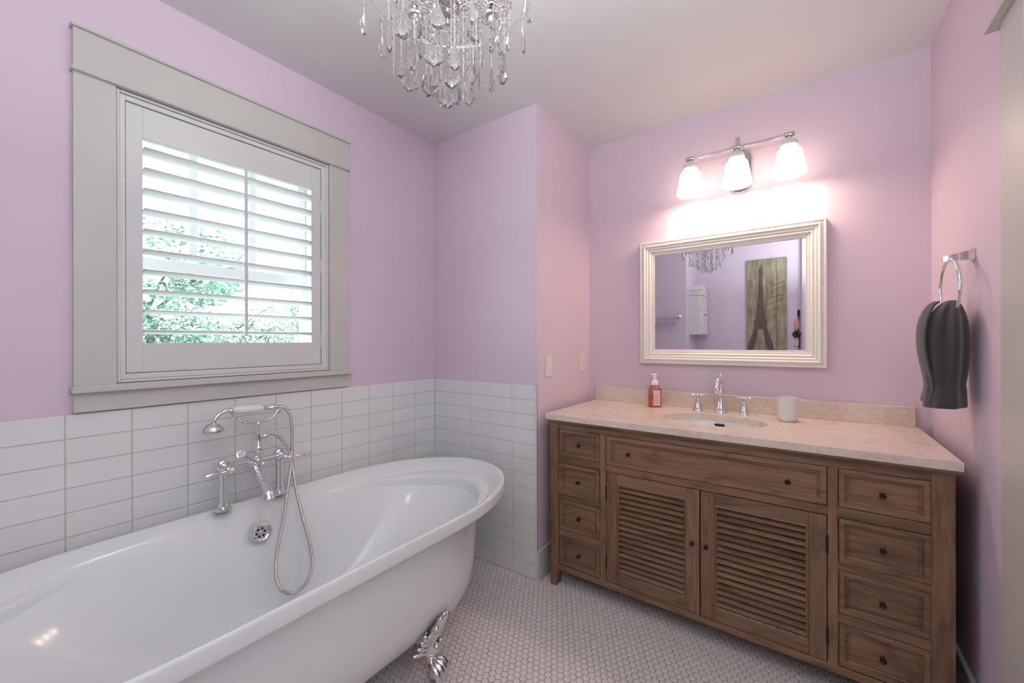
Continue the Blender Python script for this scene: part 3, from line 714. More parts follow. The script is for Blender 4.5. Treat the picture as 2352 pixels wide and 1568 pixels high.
for hx, rot in ((-0.463, 0.15), (-0.251, 0.35)):
    hy = FY-0.006
    m = MB(); m.lathe([(0.0245, 0.0), (0.0245, 0.003), (0.0225, 0.007), (0.020, 0.010), (0.0205, 0.013), (0.016, 0.024), (0.0125, 0.040), (0.0105, 0.056), (0.0115, 0.059), (0.0105, 0.062), (0.006, 0.065), (0.0055, 0.074)], (hx, hy, Z), (0, 0, 1), 24)
    hb = m.build('handle_base', 'chrome', sf, True)
    m = MB(); zc = Z+0.081
    m.lathe([(0.006, -0.008), (0.0105, -0.004), (0.011, 0.004), (0.009, 0.008), (0, 0.0095)], (hx, hy, zc), (0, 0, 1), 20)
    for q in range(4):
        a = rot+PI/2*q; dx, dy = math.cos(a), math.sin(a)
        m.tube([(hx+dx*0.008, hy+dy*0.008, zc), (hx+dx*0.016, hy+dy*0.016, zc), (hx+dx*0.024, hy+dy*0.024, zc), (hx+dx*0.0255, hy+dy*0.0255, zc)], [0.0048, 0.0032, 0.0045, 0.003], 10)
        m.sphere((hx+dx*0.0285, hy+dy*0.0285, zc), 0.0052, 10)
    m.build('cross_handle', 'chrome', hb, True)

# soap bottle
sx, sy = -0.686, 2.292
sb = thing('soap_bottle', 'pink foaming soap bottle half full of orange soap, white pump', 'bottle', (sx, sy, 0.862))
RZ = math.radians(38)
def sq(half, z, r=0.3, n=24):
    out = []
    for k in range(n):
        a = 2*PI*k/n+PI/4; c, s = math.cos(a), math.sin(a); p = 2/5.0
        x = half*math.copysign(abs(c)**p, c); y = half*math.copysign(abs(s)**p, s)
        out.append((sx+x*math.cos(RZ)-y*math.sin(RZ), sy+x*math.sin(RZ)+y*math.cos(RZ), z))
    return out
def rnd(r, z, n=24):
    return [(sx+r*math.cos(2*PI*k/n+PI/4+RZ), sy+r*math.sin(2*PI*k/n+PI/4+RZ), z) for k in range(n)]
def sqmix(h, r, z, t): return [tuple(a[i]*(1-t)+b[i]*t for i in range(3)) for a, b in zip(sq(h, z), rnd(r, z))]
hb = 0.0305
m = MB(); m.loft([sq(hb-0.005, Z+0.0), sq(hb-0.001, Z+0.003), sq(hb, Z+0.008), sq(hb, Z+0.095), sqmix(hb-0.002, hb, Z+0.104, 0.3), sqmix(hb-0.006, 0.022, Z+0.113, 0.7), rnd(0.0175, Z+0.119), rnd(0.0165, Z+0.126)], True, True, True)
m.build('bottle_body', 'bottle', sb, True, 35)
m = MB(); m.loft([sq(hb-0.0042, Z+0.0008), sq(hb+0.0002, Z+0.0035), sq(hb+0.0004, Z+0.008), sq(hb+0.0004, Z+0.066)], True, True, True); m.build('soap', 'soap', sb, True, 35)
m = MB(); m.lathe([(0.0185, 0.119), (0.0205, 0.121), (0.0205, 0.134), (0.018, 0.142), (0.0115, 0.148), (0.0105, 0.170), (0.012, 0.175), (0.012, 0.179), (0, 0.180)], (sx, sy, Z), (0, 0, 1), 24)
m.box(sx-0.019, sx+0.012, sy-0.008, sy+0.008, Z+0.172, Z+0.182, 0.003)
m.build('pump', 'pump', sb, True)
def on_face(u, v, off=0.0006):
    # local face -y of the square bottle (turned by RZ)
    x, y = u, -(hb+off); return (sx+x*math.cos(RZ)-y*math.sin(RZ), sy+x*math.sin(RZ)+y*math.cos(RZ), Z+v)
def facequad(m, u0, u1, v0, v1, off, th=0.0004):
    m.loft([[on_face(u0, v0, off), on_face(u1, v0, off), on_face(u1, v1, off), on_face(u0, v1, off)], [on_face(u0, v0, off+th), on_face(u1, v0, off+th), on_face(u1, v1, off+th), on_face(u0, v1, off+th)]], True, True, True)
m = MB(); facequad(m, -0.019, 0.019, 0.010, 0.094, 0.0006); lab = m.build('label', 'label', sb)
m = MB(); facequad(m, -0.014, 0.014, 0.0655, 0.0672, 0.0011); facequad(m, -0.007, 0.007, 0.0615, 0.0625, 0.0011)
for q in range(9): facequad(m, -0.014, 0.014-0.003*(q % 3), 0.053-q*0.0042, 0.0536-q*0.0042, 0.0011)
m.build('print', 'ink', lab)

# marbled tumbler
cp = thing('tumbler', 'white marbled ceramic tumbler standing on the countertop', 'cup', (-0.073, 2.226, 0.862))
m = MB(); m.lathe([(0.0, 0.0015), (0.034, 0.0015), (0.0360, 0.004), (0.0385, 0.009), (0.0398, 0.016), (0.0402, 0.060), (0.0408, 0.100), (0.0414, 0.105), (0.0402, 0.1065), (0.0384, 0.105), (0.0375, 0.06), (0.0365, 0.010), (0.0, 0.008)], (-0.073, 2.226, 0.862), (0, 0, 1), 40, False)
m.lathe([(0.031, 0.0), (0.031, 0.0015)], (-0.073, 2.226, 0.862), (0, 0, 1), 32)
m.build('cup_wall', 'cup', cp, True)

# ---------------------------------------------------------------- mirror
mr = thing('wall_mirror', 'rectangular wall mirror in a fluted cream frame above the sink', 'mirror', (-0.355, 2.36, 1.444))
FYW = YB
ox0, ox1, oz0, oz1 = -0.787, 0.074, 1.0985, 1.790
prof = [(0.0, 0.0), (0.0, 0.033), (0.003, 0.036), (0.008, 0.036), (0.011, 0.0325), (0.018, 0.0325), (0.021, 0.037), (0.026, 0.0385), (0.030, 0.036), (0.0335, 0.031), (0.037, 0.0325), (0.041, 0.0325), (0.0445, 0.029), (0.048, 0.026), (0.0515, 0.0285), (0.056, 0.0285), (0.060, 0.024), (0.063, 0.021), (0.067, 0.0225), (0.070, 0.021), (0.073, 0.019), (0.078, 0.019), (0.080, 0.014), (0.080, 0.006)]
m = MB(); m.loft([[(ox0+i, FYW-d, oz0+i), (ox1-i, FYW-d, oz0+i), (ox1-i, FYW-d, oz1-i), (ox0+i, FYW-d, oz1-i)] for i, d in prof], True)
fr = m.build('frame', 'frame', mr, False)
box('mirror_glass', 'mirror', mr, ox0+0.0795, ox1-0.0795, FYW-0.0135, FYW-0.010, oz0+0.0795, oz1-0.0795)
def beads(inset_, dep, r, pitch, name):
    v0 = bmesh.new(); bmesh.ops.create_icosphere(v0, subdivisions=1, radius=r); bv = [v.co.copy() for v in v0.verts]; bfc = [tuple(v.index for v in f.verts) for f in v0.faces]; v0.free()
    vs, fs = [], []
    a0, a1, c0, c1 = ox0+inset_, ox1-inset_, oz0+inset_, oz1-inset_
    pts = []
    nx = int((a1-a0)/pitch); nz = int((c1-c0)/pitch)
    for k in range(nx): pts += [(a0+(a1-a0)*(k+0.5)/nx, c0), (a0+(a1-a0)*(k+0.5)/nx, c1)]
    for k in range(nz): pts += [(a0, c0+(c1-c0)*(k+0.5)/nz), (a1, c0+(c1-c0)*(k+0.5)/nz)]
    off = world_of(fr)
    for x, z in pts:
        n0 = len(vs); vs += [(x+c.x-off.x, FYW-dep+c.y-off.y, z+c.z-off.z) for c in bv]; fs += [tuple(n0+i for i in f) for f in bfc]
    me = bpy.data.meshes.new(name); me.from_pydata(vs, [], fs); me.materials.append(M['frame']); me.polygons.foreach_set('use_smooth', [True]*len(me.polygons))
    tag(link(name, me, fr), kind='stuff')
beads(0.0145, 0.0325, 0.0029, 0.0068, 'bead_border'); beads(0.0755, 0.0190, 0.0021, 0.0048, 'bead_border')

# ---------------------------------------------------------------- vanity light
LXs = (-0.4915, -0.2785, -0.0655); LY = 2.262; LZ = 2.172
vl = thing('vanity_light', 'chrome vanity light bar with three glowing white glass shades', 'wall light', (-0.2785, YB, 2.10))
m = MB()
pl = []
for k in range(32):
    a = 2*PI*k/32; ez = 0.058*(1 if math.sin(a) > 0 else -1)
    pl.append((0.052*math.cos(a), ez+0.052*math.sin(a)))
m.loft([[(-0.2765+p[0]*f, YB-d, 2.092+p[1]*f) for p in pl] for f, d in ((1.0, 0.0), (1.0, 0.006), (0.94, 0.014), (0.80, 0.020), (0.4, 0.024))], True, True, True)
m.build('backplate', 'steel', vl, True)
m = MB(); m.tube([(-0.2785, YB-0.02, 2.150), (-0.2785, LY+0.030, 2.160), (-0.2785, LY, LZ)], [0.010, 0.010, 0.009], 12)
m.build('arm', 'steel', vl, True)
m = MB(); m.loft([[(-0.2785+p[0], LY+0.050+d, 2.205+p[1]) for p in [(0.011*math.cos(a), (0.028 if math.sin(a) > 0 else -0.040)+0.011*math.sin(a)) for a in [2*PI*k/20 for k in range(20)]]] for d in (-0.004, 0.004)], True, True, True)
m.build('arm_tab', 'steel', vl)
m = MB(); m.tube([(LXs[0]-0.004, LY, LZ), (LXs[2]+0.004, LY, LZ)], 0.0072, 14)
for x in LXs: m.lathe([(0.0085, -0.022), (0.0118, -0.018), (0.0118, 0.018), (0.0085, 0.022)], (x, LY, LZ), (1, 0, 0), 18)
m.build('crossbar', 'steel', vl, True)
for i, x in enumerate(LXs):
    m = MB(); m.lathe([(0.007, 0.0), (0.007, -0.010), (0.010, -0.012), (0.010, -0.016), (0.024, -0.018), (0.031, -0.024), (0.0345, -0.034), (0.035, -0.044), (0.033, -0.044), (0.030, -0.026), (0.008, -0.020)], (x, LY, LZ-0.008), (0, 0, 1), 28, False)
    m.build('shade_holder', 'fitter', vl, True)
    m = MB(); m.lathe([(0.027, 2.114), (0.032, 2.110), (0.041, 2.106), (0.0475, 2.098), (0.0505, 2.086), (0.0665, 1.997), (0.0668, 1.990), (0.0640, 1.9865), (0.0625, 1.990), (0.0465, 2.084), (0.040, 2.098), (0.026, 2.104)], (x, LY, 0), (0, 0, 1), 36, False)
    m.build('glass_shade', 'shade', vl, True)
    m = MB(); m.lathe([(0.013, 2.11), (0.014, 2.085), (0.012, 2.08)], (x, LY, 0), (0, 0, 1), 16); m.sphere((x, LY, 2.055), 0.026, 16); sk = m.build('bulb', 'bulb', vl, True)
    d = bpy.data.lights.new('vanity_bulb_light', 'POINT'); d.energy = 0.5; d.color = (1.0, 0.74, 0.56); d.shadow_soft_size = 0.028
    lo_ = bpy.data.objects.new('vanity_bulb_light', d); COL.objects.link(lo_); lo_.location = (x, LY, 2.006)
    d = bpy.data.lights.new('shade_opening_light', 'AREA'); d.shape = 'DISK'; d.size = 0.11; d.energy = 1.6; d.color = (1.0, 0.72, 0.53)
    lo_ = bpy.data.objects.new('shade_opening_light', d); COL.objects.link(lo_); lo_.location = (x, LY, 1.993)

# ---------------------------------------------------------------- light switches
def switch(y0, y1, z0, z1, slide, lab):
    t = thing('light_switch', lab, 'switch', (XA, (y0+y1)/2, (z0+z1)/2))
    m = MB(); m.box(XA, XA+0.006, y0, y1, z0, z1, 0.0025); m.build('switch_plate', 'plate', t)
    yc = (y0+y1)/2; zc = (z0+z1)/2
    if slide:
        MB().box(XA+0.006, XA+0.008, yc-0.017, yc+0.017, zc-0.034, zc+0.034, 0.001).build('slider_track', 'plate', t)
        MB().box(XA+0.008, XA+0.013, yc+0.002, yc+0.010, zc-0.028, zc-0.006, 0.001).build('slider', 'plate', t)
        MB().box(XA+0.008, XA+0.011, yc-0.012, yc-0.002, zc-0.030, zc+0.030, 0.001).build('rocker', 'plate', t)
    else:
        m = MB(); m.loft([[(XA+0.006, y, z) for y, z in ((yc-0.0165, zc-0.034), (yc+0.0165, zc-0.034), (yc+0.0165, zc+0.034), (yc-0.0165, zc+0.034))],
                          [(XA+(0.013 if z < zc else 0.0065), y, z) for y, z in ((yc-0.015, zc-0.032), (yc+0.015, zc-0.032), (yc+0.015, zc+0.032), (yc-0.015, zc+0.032))]], True, True, True)
        m.build('rocker', 'plate', t)
switch(1.836, 1.906, 1.035, 1.151, False, 'almond rocker light switch nearer the tiled corner')
switch(2.237, 2.309, 1.040, 1.157, True, 'almond dimmer switch nearer the vanity wall corner')

# ---------------------------------------------------------------- towel ring and towel
tr = thing('towel_ring', 'chrome towel ring on a tapered post on the right wall', 'towel ring', (XR, 1.855, 1.49))
m = MB(); m.loft([[(XR, 1.855+a*0.017, 1.490+c*0.017) for a, c in ((-1, -1), (1, -1), (1, 1), (-1, 1))], [(XR-0.008, 1.855+a*0.017, 1.490+c*0.017) for a, c in ((-1, -1), (1, -1), (1, 1), (-1, 1))],
                  [(XR-0.012, 1.855+a*0.012, 1.489+c*0.014) for a, c in ((-1, -1), (1, -1), (1, 1), (-1, 1))], [(XR-0.068, 1.855+a*0.0075, 1.482+c*0.0075) for a, c in ((-1, -1), (1, -1), (1, 1), (-1, 1))]], True, True, True)
m.build('post', 'chrome', tr)
R0 = 0.090; rc = Vector((XR-0.053, 1.850, 1.478-R0)); th = math.radians(2.5)
ring = [(rc.x-math.sin(th)*R0*math.sin(t), rc.y+math.cos(th)*R0*math.sin(t), rc.z+R0*math.cos(t)) for t in [2*PI*k/48 for k in range(48)]]
MB().tube(ring, 0.0046, 12, closed=True).build('ring', 'chrome', tr, True, 0)
tw = thing('hand_towel', 'charcoal hand towel bunched through the towel ring', 'towel', (XR-0.06, 1.85, 1.2))
def fold(z, cx, cy, a, bq, seed, amp, n=72, tilt=0.0):
    out = []
    for k in range(n):
        t = 2*PI*k/n
        f = 1 + amp*(0.55*math.cos(5*t+seed)+0.35*math.cos(8*t-seed*1.7)+0.25*math.cos(3*t+2.1))
        x = a*f*math.cos(t); y = bq*f*math.sin(t)
        out.append((cx+x, cy+y, z + tilt*math.cos(t)))
    return out
tl = [  # z, cx, cy, a(x), b(y), amp
 (1.352, 0.366, 1.846, 0.010, 0.030, 0.05), (1.340, 0.363, 1.850, 0.022, 0.052, 0.10), (1.318, 0.359, 1.852, 0.034, 0.068, 0.14), (1.290, 0.356, 1.852, 0.043, 0.078, 0.15), (1.255, 0.354, 1.852, 0.048, 0.084, 0.15), (1.21, 0.354, 1.852, 0.050, 0.084, 0.14),
 (1.165, 0.353, 1.850, 0.0485, 0.080, 0.13), (1.12, 0.351, 1.846, 0.0455, 0.074, 0.12), (1.095, 0.350, 1.842, 0.0435, 0.071, 0.10), (1.088, 0.350, 1.842, 0.0415, 0.068, 0.10), (1.081, 0.350, 1.842, 0.0435, 0.071, 0.10), (1.060, 0.349, 1.840, 0.0450, 0.073, 0.09), (1.035, 0.348, 1.838, 0.0465, 0.076, 0.08), (1.020, 0.347, 1.836, 0.0480, 0.078, 0.08), (1.016, 0.347, 1.836, 0.0440, 0.072, 0.08), (1.030, 0.347, 1.836, 0.036, 0.060, 0.08)]
m = MB(); m.loft([fold(z, cx, cy, a, bq, 0.8+(1.35-z)*1.2, am, tilt=0.0 if z > 1.1 else 0.004) for z, cx, cy, a, bq, am in tl], True, True, True)
o = m.build('terry_cloth', 'towel', tw, True, 0); so = o.modifiers.new('smooth', 'SUBSURF'); so.levels = 1; so.render_levels = 1
# outer drape with an open fold towards the room
m = MB(); fl = []
for z, w_ in ((1.349, 0.002), (1.343, 0.012), (1.32, 0.026), (1.28, 0.036), (1.23, 0.040), (1.17, 0.036), (1.11, 0.026), (1.07, 0.022), (1.035, 0.030), (1.026, 0.032)):
    L = []
    for k in range(10):
        s_ = k/9; q_ = min(1.0, (1.352-z)/0.05)**0.5; L.append((0.350-w_*1.15-0.010*math.sin(s_*PI)-0.004, 1.855+0.115*(s_-0.5)*q_-(1.345-z)*0.02, z+0.006*s_*q_))
    fl.append(L)
m.loft(fl, False)
o = m.build('front_flap', 'towel', tw, True, 0); so = o.modifiers.new('thickness', 'SOLIDIFY'); so.thickness = 0.006; so.offset = 0; so = o.modifiers.new('smooth', 'SUBSURF'); so.levels = 2; so.render_levels = 2

# ---------------------------------------------------------------- door and its casing on the right
dr = tag(link('door_1'), kind='structure'); dr['label'] = 'greige door casing at the right edge with a white panel door'
box('casing', 'trim', dr, XR-0.018, XR, DY1, DY1+0.140, 0, DZ, 0.0015); box('casing', 'trim', dr, XR-0.018, XR, DY0-0.140, DY0, 0, DZ, 0.0015)
box('head_casing', 'trim', dr, XR-0.024, XR, DY0-0.146, DY1+0.146, DZ+0.008, DZ+0.14, 0.001)
box('head_fillet', 'trim', dr, XR-0.040, XR, DY0-0.170, DY1+0.173, DZ, DZ+0.012, 0.0015)
m = MB(); m.box(XR+0.030, XR+0.066, DY0+0.004, DY1-0.004, 0.008, DZ-0.004, 0.001)
lf = m.build('door_leaf', 'door', dr)
for z0_, z1_ in ((0.15, 0.90), (1.02, 1.88)):
    for ya, yb_ in ((DY0+0.11, (DY0+DY1)/2-0.05), ((DY0+DY1)/2+0.05, DY1-0.11)):
        MB().loft([[(XR+0.0299+d, ya+i, z0_+i), (XR+0.0299+d, yb_-i, z0_+i), (XR+0.0299+d, yb_-i, z1_-i), (XR+0.0299+d, ya+i, z1_-i)] for i, d in ((0, 0), (0.006, -0.004), (0.014, -0.004), (0.02, 0.0))] ).build('panel', 'door', lf)
MB().lathe([(0.026, 0), (0.026, 0.006), (0.011, 0.01), (0.011, 0.03), (0.024, 0.042), (0.026, 0.056), (0.018, 0.066), (0, 0.068)], (XR+0.030, DY0+0.07, 0.95), (-1, 0, 0), 20).build('door_knob', 'steel', lf, True)

# ---------------------------------------------------------------- chandelier
CC = Vector((-0.735, 0.737, 0.0)); 
ch = thing('chandelier', 'crystal chandelier with glass arms and hanging prisms under the ceiling', 'chandelier', (CC.x, CC.y, 2.06))
def c3(x, y, z): return (CC.x+x, CC.y+y, z)
MB().lathe([(0.060, CH), (0.060, CH-0.006), (0.050, CH-0.022), (0.020, CH-0.034), (0.008, CH-0.040)], (CC.x, CC.y, 0), (0, 0, 1), 32).build('canopy', 'chrome', ch, True)
m = MB(); m.lathe([(0.0, 2.022), (0.007, 2.025), (0.0095, 2.032), (0.006, 2.039), (0.010, 2.042), (0.016, 2.047), (0.010, 2.053), (0.018, 2.057), (0.030, 2.062), (0.036, 2.070), (0.032, 2.078), (0.010, 2.084), (0.009, 2.16), (0.028, 2.175), (0.032, 2.19), (0.020, 2.21), (0.009, 2.22), (0.009, 2.33), (0.02, 2.345), (0.009, 2.36), (0.007, 2.41)], (CC.x, CC.y, 0), (0, 0, 1), 28)
m.build('stem', 'chrome', ch, True)
m = MB(); m.lathe([(0.034, 2.075), (0.050, 2.076), (0.070, 2.083), (0.086, 2.096), (0.092, 2.104), (0.089, 2.106), (0.068, 2.088), (0.034, 2.080)], (CC.x, CC.y, 0), (0, 0, 1), 40, False)
m.build('centre_dish', 'dish', ch, True)
# shared meshes: faceted almond prism, octagon bead
def prism_mesh(w, h, d, n=8):
    m = MB(); loops = []
    for zz, f in ((0.0, 0.10), (-0.14, 0.34), (-0.45, 0.66), (-0.74, 1.0), (-0.90, 0.62), (-1.0, 0.06)):
        L = []
        for k in range(n):
            a = 2*PI*(k+0.5)/n; L.append((w/2*f*math.cos(a), d/2*(0.35+0.65*f)*math.sin(a)*(1 if f > 0.3 else 0.6), zz*h))
        loops.append(L)
    m.loft(loops, True, True, True); bmesh.ops.recalc_face_normals(m.bm, faces=m.bm.faces)
    me = bpy.data.meshes.new('prism'); m.bm.to_mesh(me); m.bm.free(); me.materials.append(M['crystal']); return me
PM = {'large': prism_mesh(0.046, 0.068, 0.015), 'medium': prism_mesh(0.036, 0.058, 0.013), 'spear': prism_mesh(0.017, 0.070, 0.012, 6)}
PH = {'large': 0.068, 'medium': 0.058, 'spear': 0.070}
def strand(x, y, ztop, tip, kind, rz):
    zt = tip+PH[kind]; n = max(1, int((ztop-zt)/0.024)); m = MB()
    p = (ztop-zt)/n
    for k in range(n):
        zc = zt+p*(k+0.5); R = min(0.0065, p*0.42)
        m.lathe([(0.001, -R), (R*0.75, -R*0.45), (R, 0.0), (R*0.75, R*0.45), (0.001, R)], c3(x, y, zc), (0, 0, 1), 7)
    s_ = m.build('bead_strand', 'crystal', ch)
    m = MB(); m.tube([c3(x, y, ztop+0.004), c3(x, y, zt-0.002)], 0.0007, 4); m.build('wire', 'chrome', s_)
    link('prism', PM[kind], s_, (x, y, zt-ch.location.z), (random.uniform(-.06, .06), random.uniform(-.06, .06), rz))
# rings that carry the strands
for R, z in ((0.205, 2.115), (0.145, 2.075), (0.085, 2.072), (0.042, 2.070)):
    MB().tube([c3(R*math.cos(t), R*math.sin(t), z) for t in [2*PI*k/40 for k in range(40)]], 0.0007, 6, closed=True).build('ring', 'chrome', ch, True, 0)
spec = [(0.205, 13, 2.115, 1.985, 0.018, ('medium', 'medium', 'spear')), (0.145, 11, 2.075, 1.915, 0.016, ('large', 'medium', 'spear')), (0.085, 9, 2.072, 1.868, 0.012, ('large', 'medium', 'large')), (0.042, 6, 2.070, 1.838, 0.006, ('medium', 'medium', 'large'))]
for R, n, zt, tip, jit, kinds in spec:
    for k in range(n):
        a = 2*PI*(k+0.3*random.random())/n+R*9; r_ = R
        strand(r_*math.cos(a), r_*math.sin(a), zt, tip+random.uniform(-jit, jit), kinds[k % len(kinds)], a+PI/2+random.uniform(-.5, .5))
# four glass arms with bobeches, sockets and candle bulbs
for q in range(4):
    a = YAW+PI/4+PI/2*q; dx, dy = math.cos(a), math.sin(a)
    m = MB(); m.tube([c3(dx*r_, dy*r_, z) for r_, z in [(p.x, p.z) for p in spline([(0.02, 0, 2.185), (0.06, 0, 2.155), (0.105, 0, 2.110), (0.145, 0, 2.108), (0.158, 0, 2.150)], 6)]], 0.0065, 10)
    arm = m.build('arm', 'dish', ch, True)
    cx_, cy_ = dx*0.152, dy*0.152
    m = MB(); m.lathe([(0.013, 2.145), (0.026, 2.147), (0.046, 2.156), (0.056, 2.166), (0.054, 2.169), (0.040, 2.160), (0.013, 2.152)], c3(cx_, cy_, 0), (0, 0, 1), 28, False); m.build('bobeche', 'dish', ch, True)
    m = MB(); m.lathe([(0.014, 2.144), (0.0185, 2.138), (0.0180, 2.133), (0.0100, 2.132), (0.0100, 2.108), (0.0085, 2.104)], c3(cx_, cy_, 0), (0, 0, 1), 20); sk = m.build('socket', 'chrome', ch, True)
    m = MB(); m.lathe([(0.010, 2.168), (0.010, 2.225), (0.009, 2.228)], c3(cx_, cy_, 0), (0, 0, 1), 16); m.build('candle_sleeve', 'porcelain', ch, True)
    m = MB(); m.lathe([(0.007, 2.228), (0.013, 2.240), (0.015, 2.252), (0.010, 2.270), (0.002, 2.288)], c3(cx_, cy_, 0), (0, 0, 1), 16); m.build('candle_bulb', 'bulb', ch, True)
    for e_ in range(5):
        b_ = a+2*PI*e_/5+0.3; strand(cx_+0.050*math.cos(b_), cy_+0.050*math.sin(b_), 2.160, 2.035+random.uniform(-.02, .02) - (0.05 if e_ == 0 else 0), ('medium', 'spear', 'large')[e_ % 3], b_)
    strand(cx_, cy_, 2.114, 2.030, 'spear', b_)
d = bpy.data.lights.new('chandelier_light', 'POINT'); d.energy = 7.0; d.color = (0.98, 1.0, 0.95); d.shadow_soft_size = 0.10
lo_ = bpy.data.objects.new('chandelier_light', d); COL.objects.link(lo_); lo_.location = (CC.x, CC.y, 2.29)

# ---------------------------------------------------------------- things on the rear walls, seen in the mirror
# wire shower caddy over the near end of the tub
yb0 = YC
bk = thing('wire_caddy', 'chrome wire corner caddy on the wall, seen at left in the mirror', 'caddy', (-1.50, yb0, 1.45))
for x in (-1.275, -1.74):
    MB().lathe([(0.030, 0), (0.030, 0.006), (0.022, 0.014), (0.012, 0.018), (0.010, 0.034), (0.015, 0.038), (0.012, 0.048), (0, 0.05)], (x, yb0, 1.525), (0, 1, 0), 24).build('rosette', 'chrome', bk, True)
m = MB(); x0, x1 = -1.76, -1.285; y0, y1 = yb0+0.02, yb0+0.115
for z in (1.515, 1.450): m.tube([(x0, y0, z), (x1, y0, z), (x1, y1, z), (x0, y1, z)], 0.0035, 8, closed=True)
m.tube([(x0, y1, 1.365), (x1, y1, 1.365), (x1+0.01, y1, 1.40), (x1+0.01, y0, 1.515)], 0.003, 8)
for k in range(5): xx = x0+(x1-x0)*k/4; m.tube([(xx, y1, 1.515), (xx, y1, 1.450)], 0.002, 6)
for k in range(9): yy = y0+(y1-y0)*k/8; m.tube([(x0, yy, 1.450), (x1, yy, 1.450)], 0.0018, 6)
m.build('wire_basket', 'chrome', bk, True)
for x in (-1.34, -1.44, -1.60):
    MB().tube(spline([(x, y1, 1.385), (x, y1+0.004, 1.350), (x, y1+0.010, 1.332), (x, y1+0.020, 1.336), (x, y1+0.022, 1.348)], 4), 0.003, 6).build('hook', 'chrome', bk, True)
# small white wall cabinet with a gable roof
wx0, wx1, wy0, wy1 = XC, -1.045, -1.015, -0.675
wc = thing('wall_cabinet', 'small white wooden wall cabinet with a gabled top, seen in the mirror', 'cabinet', (XC, -0.845, 1.30))
box('carcass', 'white_wood', wc, wx0, wx1-0.016, wy0, wy1, 1.320, 1.790, 0.002)
box('base_board', 'white_wood', wc, wx0, wx1+0.008, wy0-0.008, wy1+0.008, 1.305, 1.320, 0.002)
box('cornice', 'white_wood', wc, wx0, wx1+0.008, wy0-0.008, wy1+0.008, 1.790, 1.802, 0.002)
box('frieze', 'white_wood', wc, wx0, wx1-0.004, wy0, wy1, 1.802, 1.865, 0.002)
m = MB(); ym = (wy0+wy1)/2
m.prism([(wy0, 1.865), (wy1, 1.865), (ym, 1.930)], 'x', wx0, wx1-0.006)
m.build('gable', 'white_wood', wc)
for s_ in (-1, 1):
    ye = ym+s_*((wy1-wy0)/2+0.014)
    m = MB(); m.loft([[(x, ye, 1.860), (x, ym, 1.932), (x, ym, 1.942), (x, ye, 1.870)] for x in (wx0, wx1+0.010)], True, True, True); m.build('roof_board', 'white_wood', wc)
for ya, yb_ in ((wy0+0.004, ym-0.002), (ym+0.002, wy1-0.004)):
    m = MB(); xa_ = wx1-0.016
    ww = 0.030
    def rect(i, xx): return [(xx, ya+i, 1.325+i), (xx, yb_-i, 1.325+i), (xx, yb_-i, 1.786-i), (xx, ya+i, 1.786-i)]
    m.loft([rect(0, xa_), rect(0, wx1), rect(ww, wx1), rect(ww, xa_)])
    d_ = m.build('door', 'white_wood', wc)
    box('inner_panel', 'white_wood', d_, xa_, xa_+0.004, ya+ww, yb_-ww, 1.355, 1.756)
    MB().sphere((wx1+0.008, (ym-0.016) if ya < ym-0.05 else (ym+0.016), 1.555), 0.008, 12).build('knob', 'iron', d_, True)
# plank art with a lattice tower
ax0, ax1, az0, az1 = -0.603, -0.191, 1.020, 2.208; yw = YF
art = thing('plank_art', 'tall plank wall art printed with a lattice tower, seen in the mirror', 'wall art', ((ax0+ax1)/2, yw, 1.02))
pw = (ax1-ax0)/4
for k in range(4): box('plank', 'plank', art, ax0+pw*k+0.001, ax0+pw*(k+1)-0.001, yw+0.002, yw+0.026, az0, az1, 0.0015)
for z in (az0+0.15, az1-0.15): box('batten', 'plank', art, ax0+0.03, ax1-0.03, yw, yw+0.003, z-0.02, z+0.02)
# tower print: half widths by height
tc = ax0+0.146; yp = yw+0.0263
prof_t = [(2.155, 0.002), (2.110, 0.004), (2.105, 0.018), (2.085, 0.022), (2.02, 0.021), (2.0, 0.018), (1.86, 0.024), (1.72, 0.030), (1.60, 0.040), (1.50, 0.053), (1.475, 0.058), (1.470, 0.070), (1.445, 0.070), (1.440, 0.064), (1.39, 0.068), (1.375, 0.070)]
m = MB()
m.loft([[(tc-w_, yp, z), (tc+w_, yp, z), (tc+w_, yp+0.0006, z), (tc-w_, yp+0.0006, z)] for z, w_ in prof_t], True, True, True)
for s_ in (-1, 1):
    m.loft([[(tc+s_*a_, yp, z), (tc+s_*c_, yp, z), (tc+s_*c_, yp+0.0006, z), (tc+s_*a_, yp+0.0006, z)] for z, a_, c_ in ((1.375, 0.026, 0.070), (1.30, 0.034, 0.088), (1.21, 0.050, 0.118), (1.12, 0.072, 0.140), (1.03, 0.090, 0.144))], True, True, True)
m.prism([(tc-0.046, 1.376), (tc+0.046, 1.376), (tc+0.040, 1.345), (tc+0.026, 1.360), (tc, 1.366), (tc-0.026, 1.360), (tc-0.040, 1.345)], 'y', yp+0.0007, yp+0.0011)
m.box(ax0+0.004, ax1-0.10, yp+0.0007, yp+0.0011, 1.205, 1.210)
m.build('tower_print', 'print', art)
m = MB(); rs = random.Random(3)
for ln in range(5):
    ox = ax0+0.185+0.022*ln; oz = 1.585+0.075*ln; L_ = min(0.185, ax1-0.012-ox-0.006); P_ = []
    for k in range(44):
        f = k/43; big = 1.9 if k % 11 < 3 else 1.0
        P_.append((ox+L_*f+0.004*math.cos(k*1.35), yp+0.0012, oz+0.075*f*(0.9 if ln % 2 else 0.5)+0.010*big*math.sin(k*1.35+ln)))
    m.tube(spline(P_, 3), 0.0010, 4)
m.build('script_print', 'print', art)
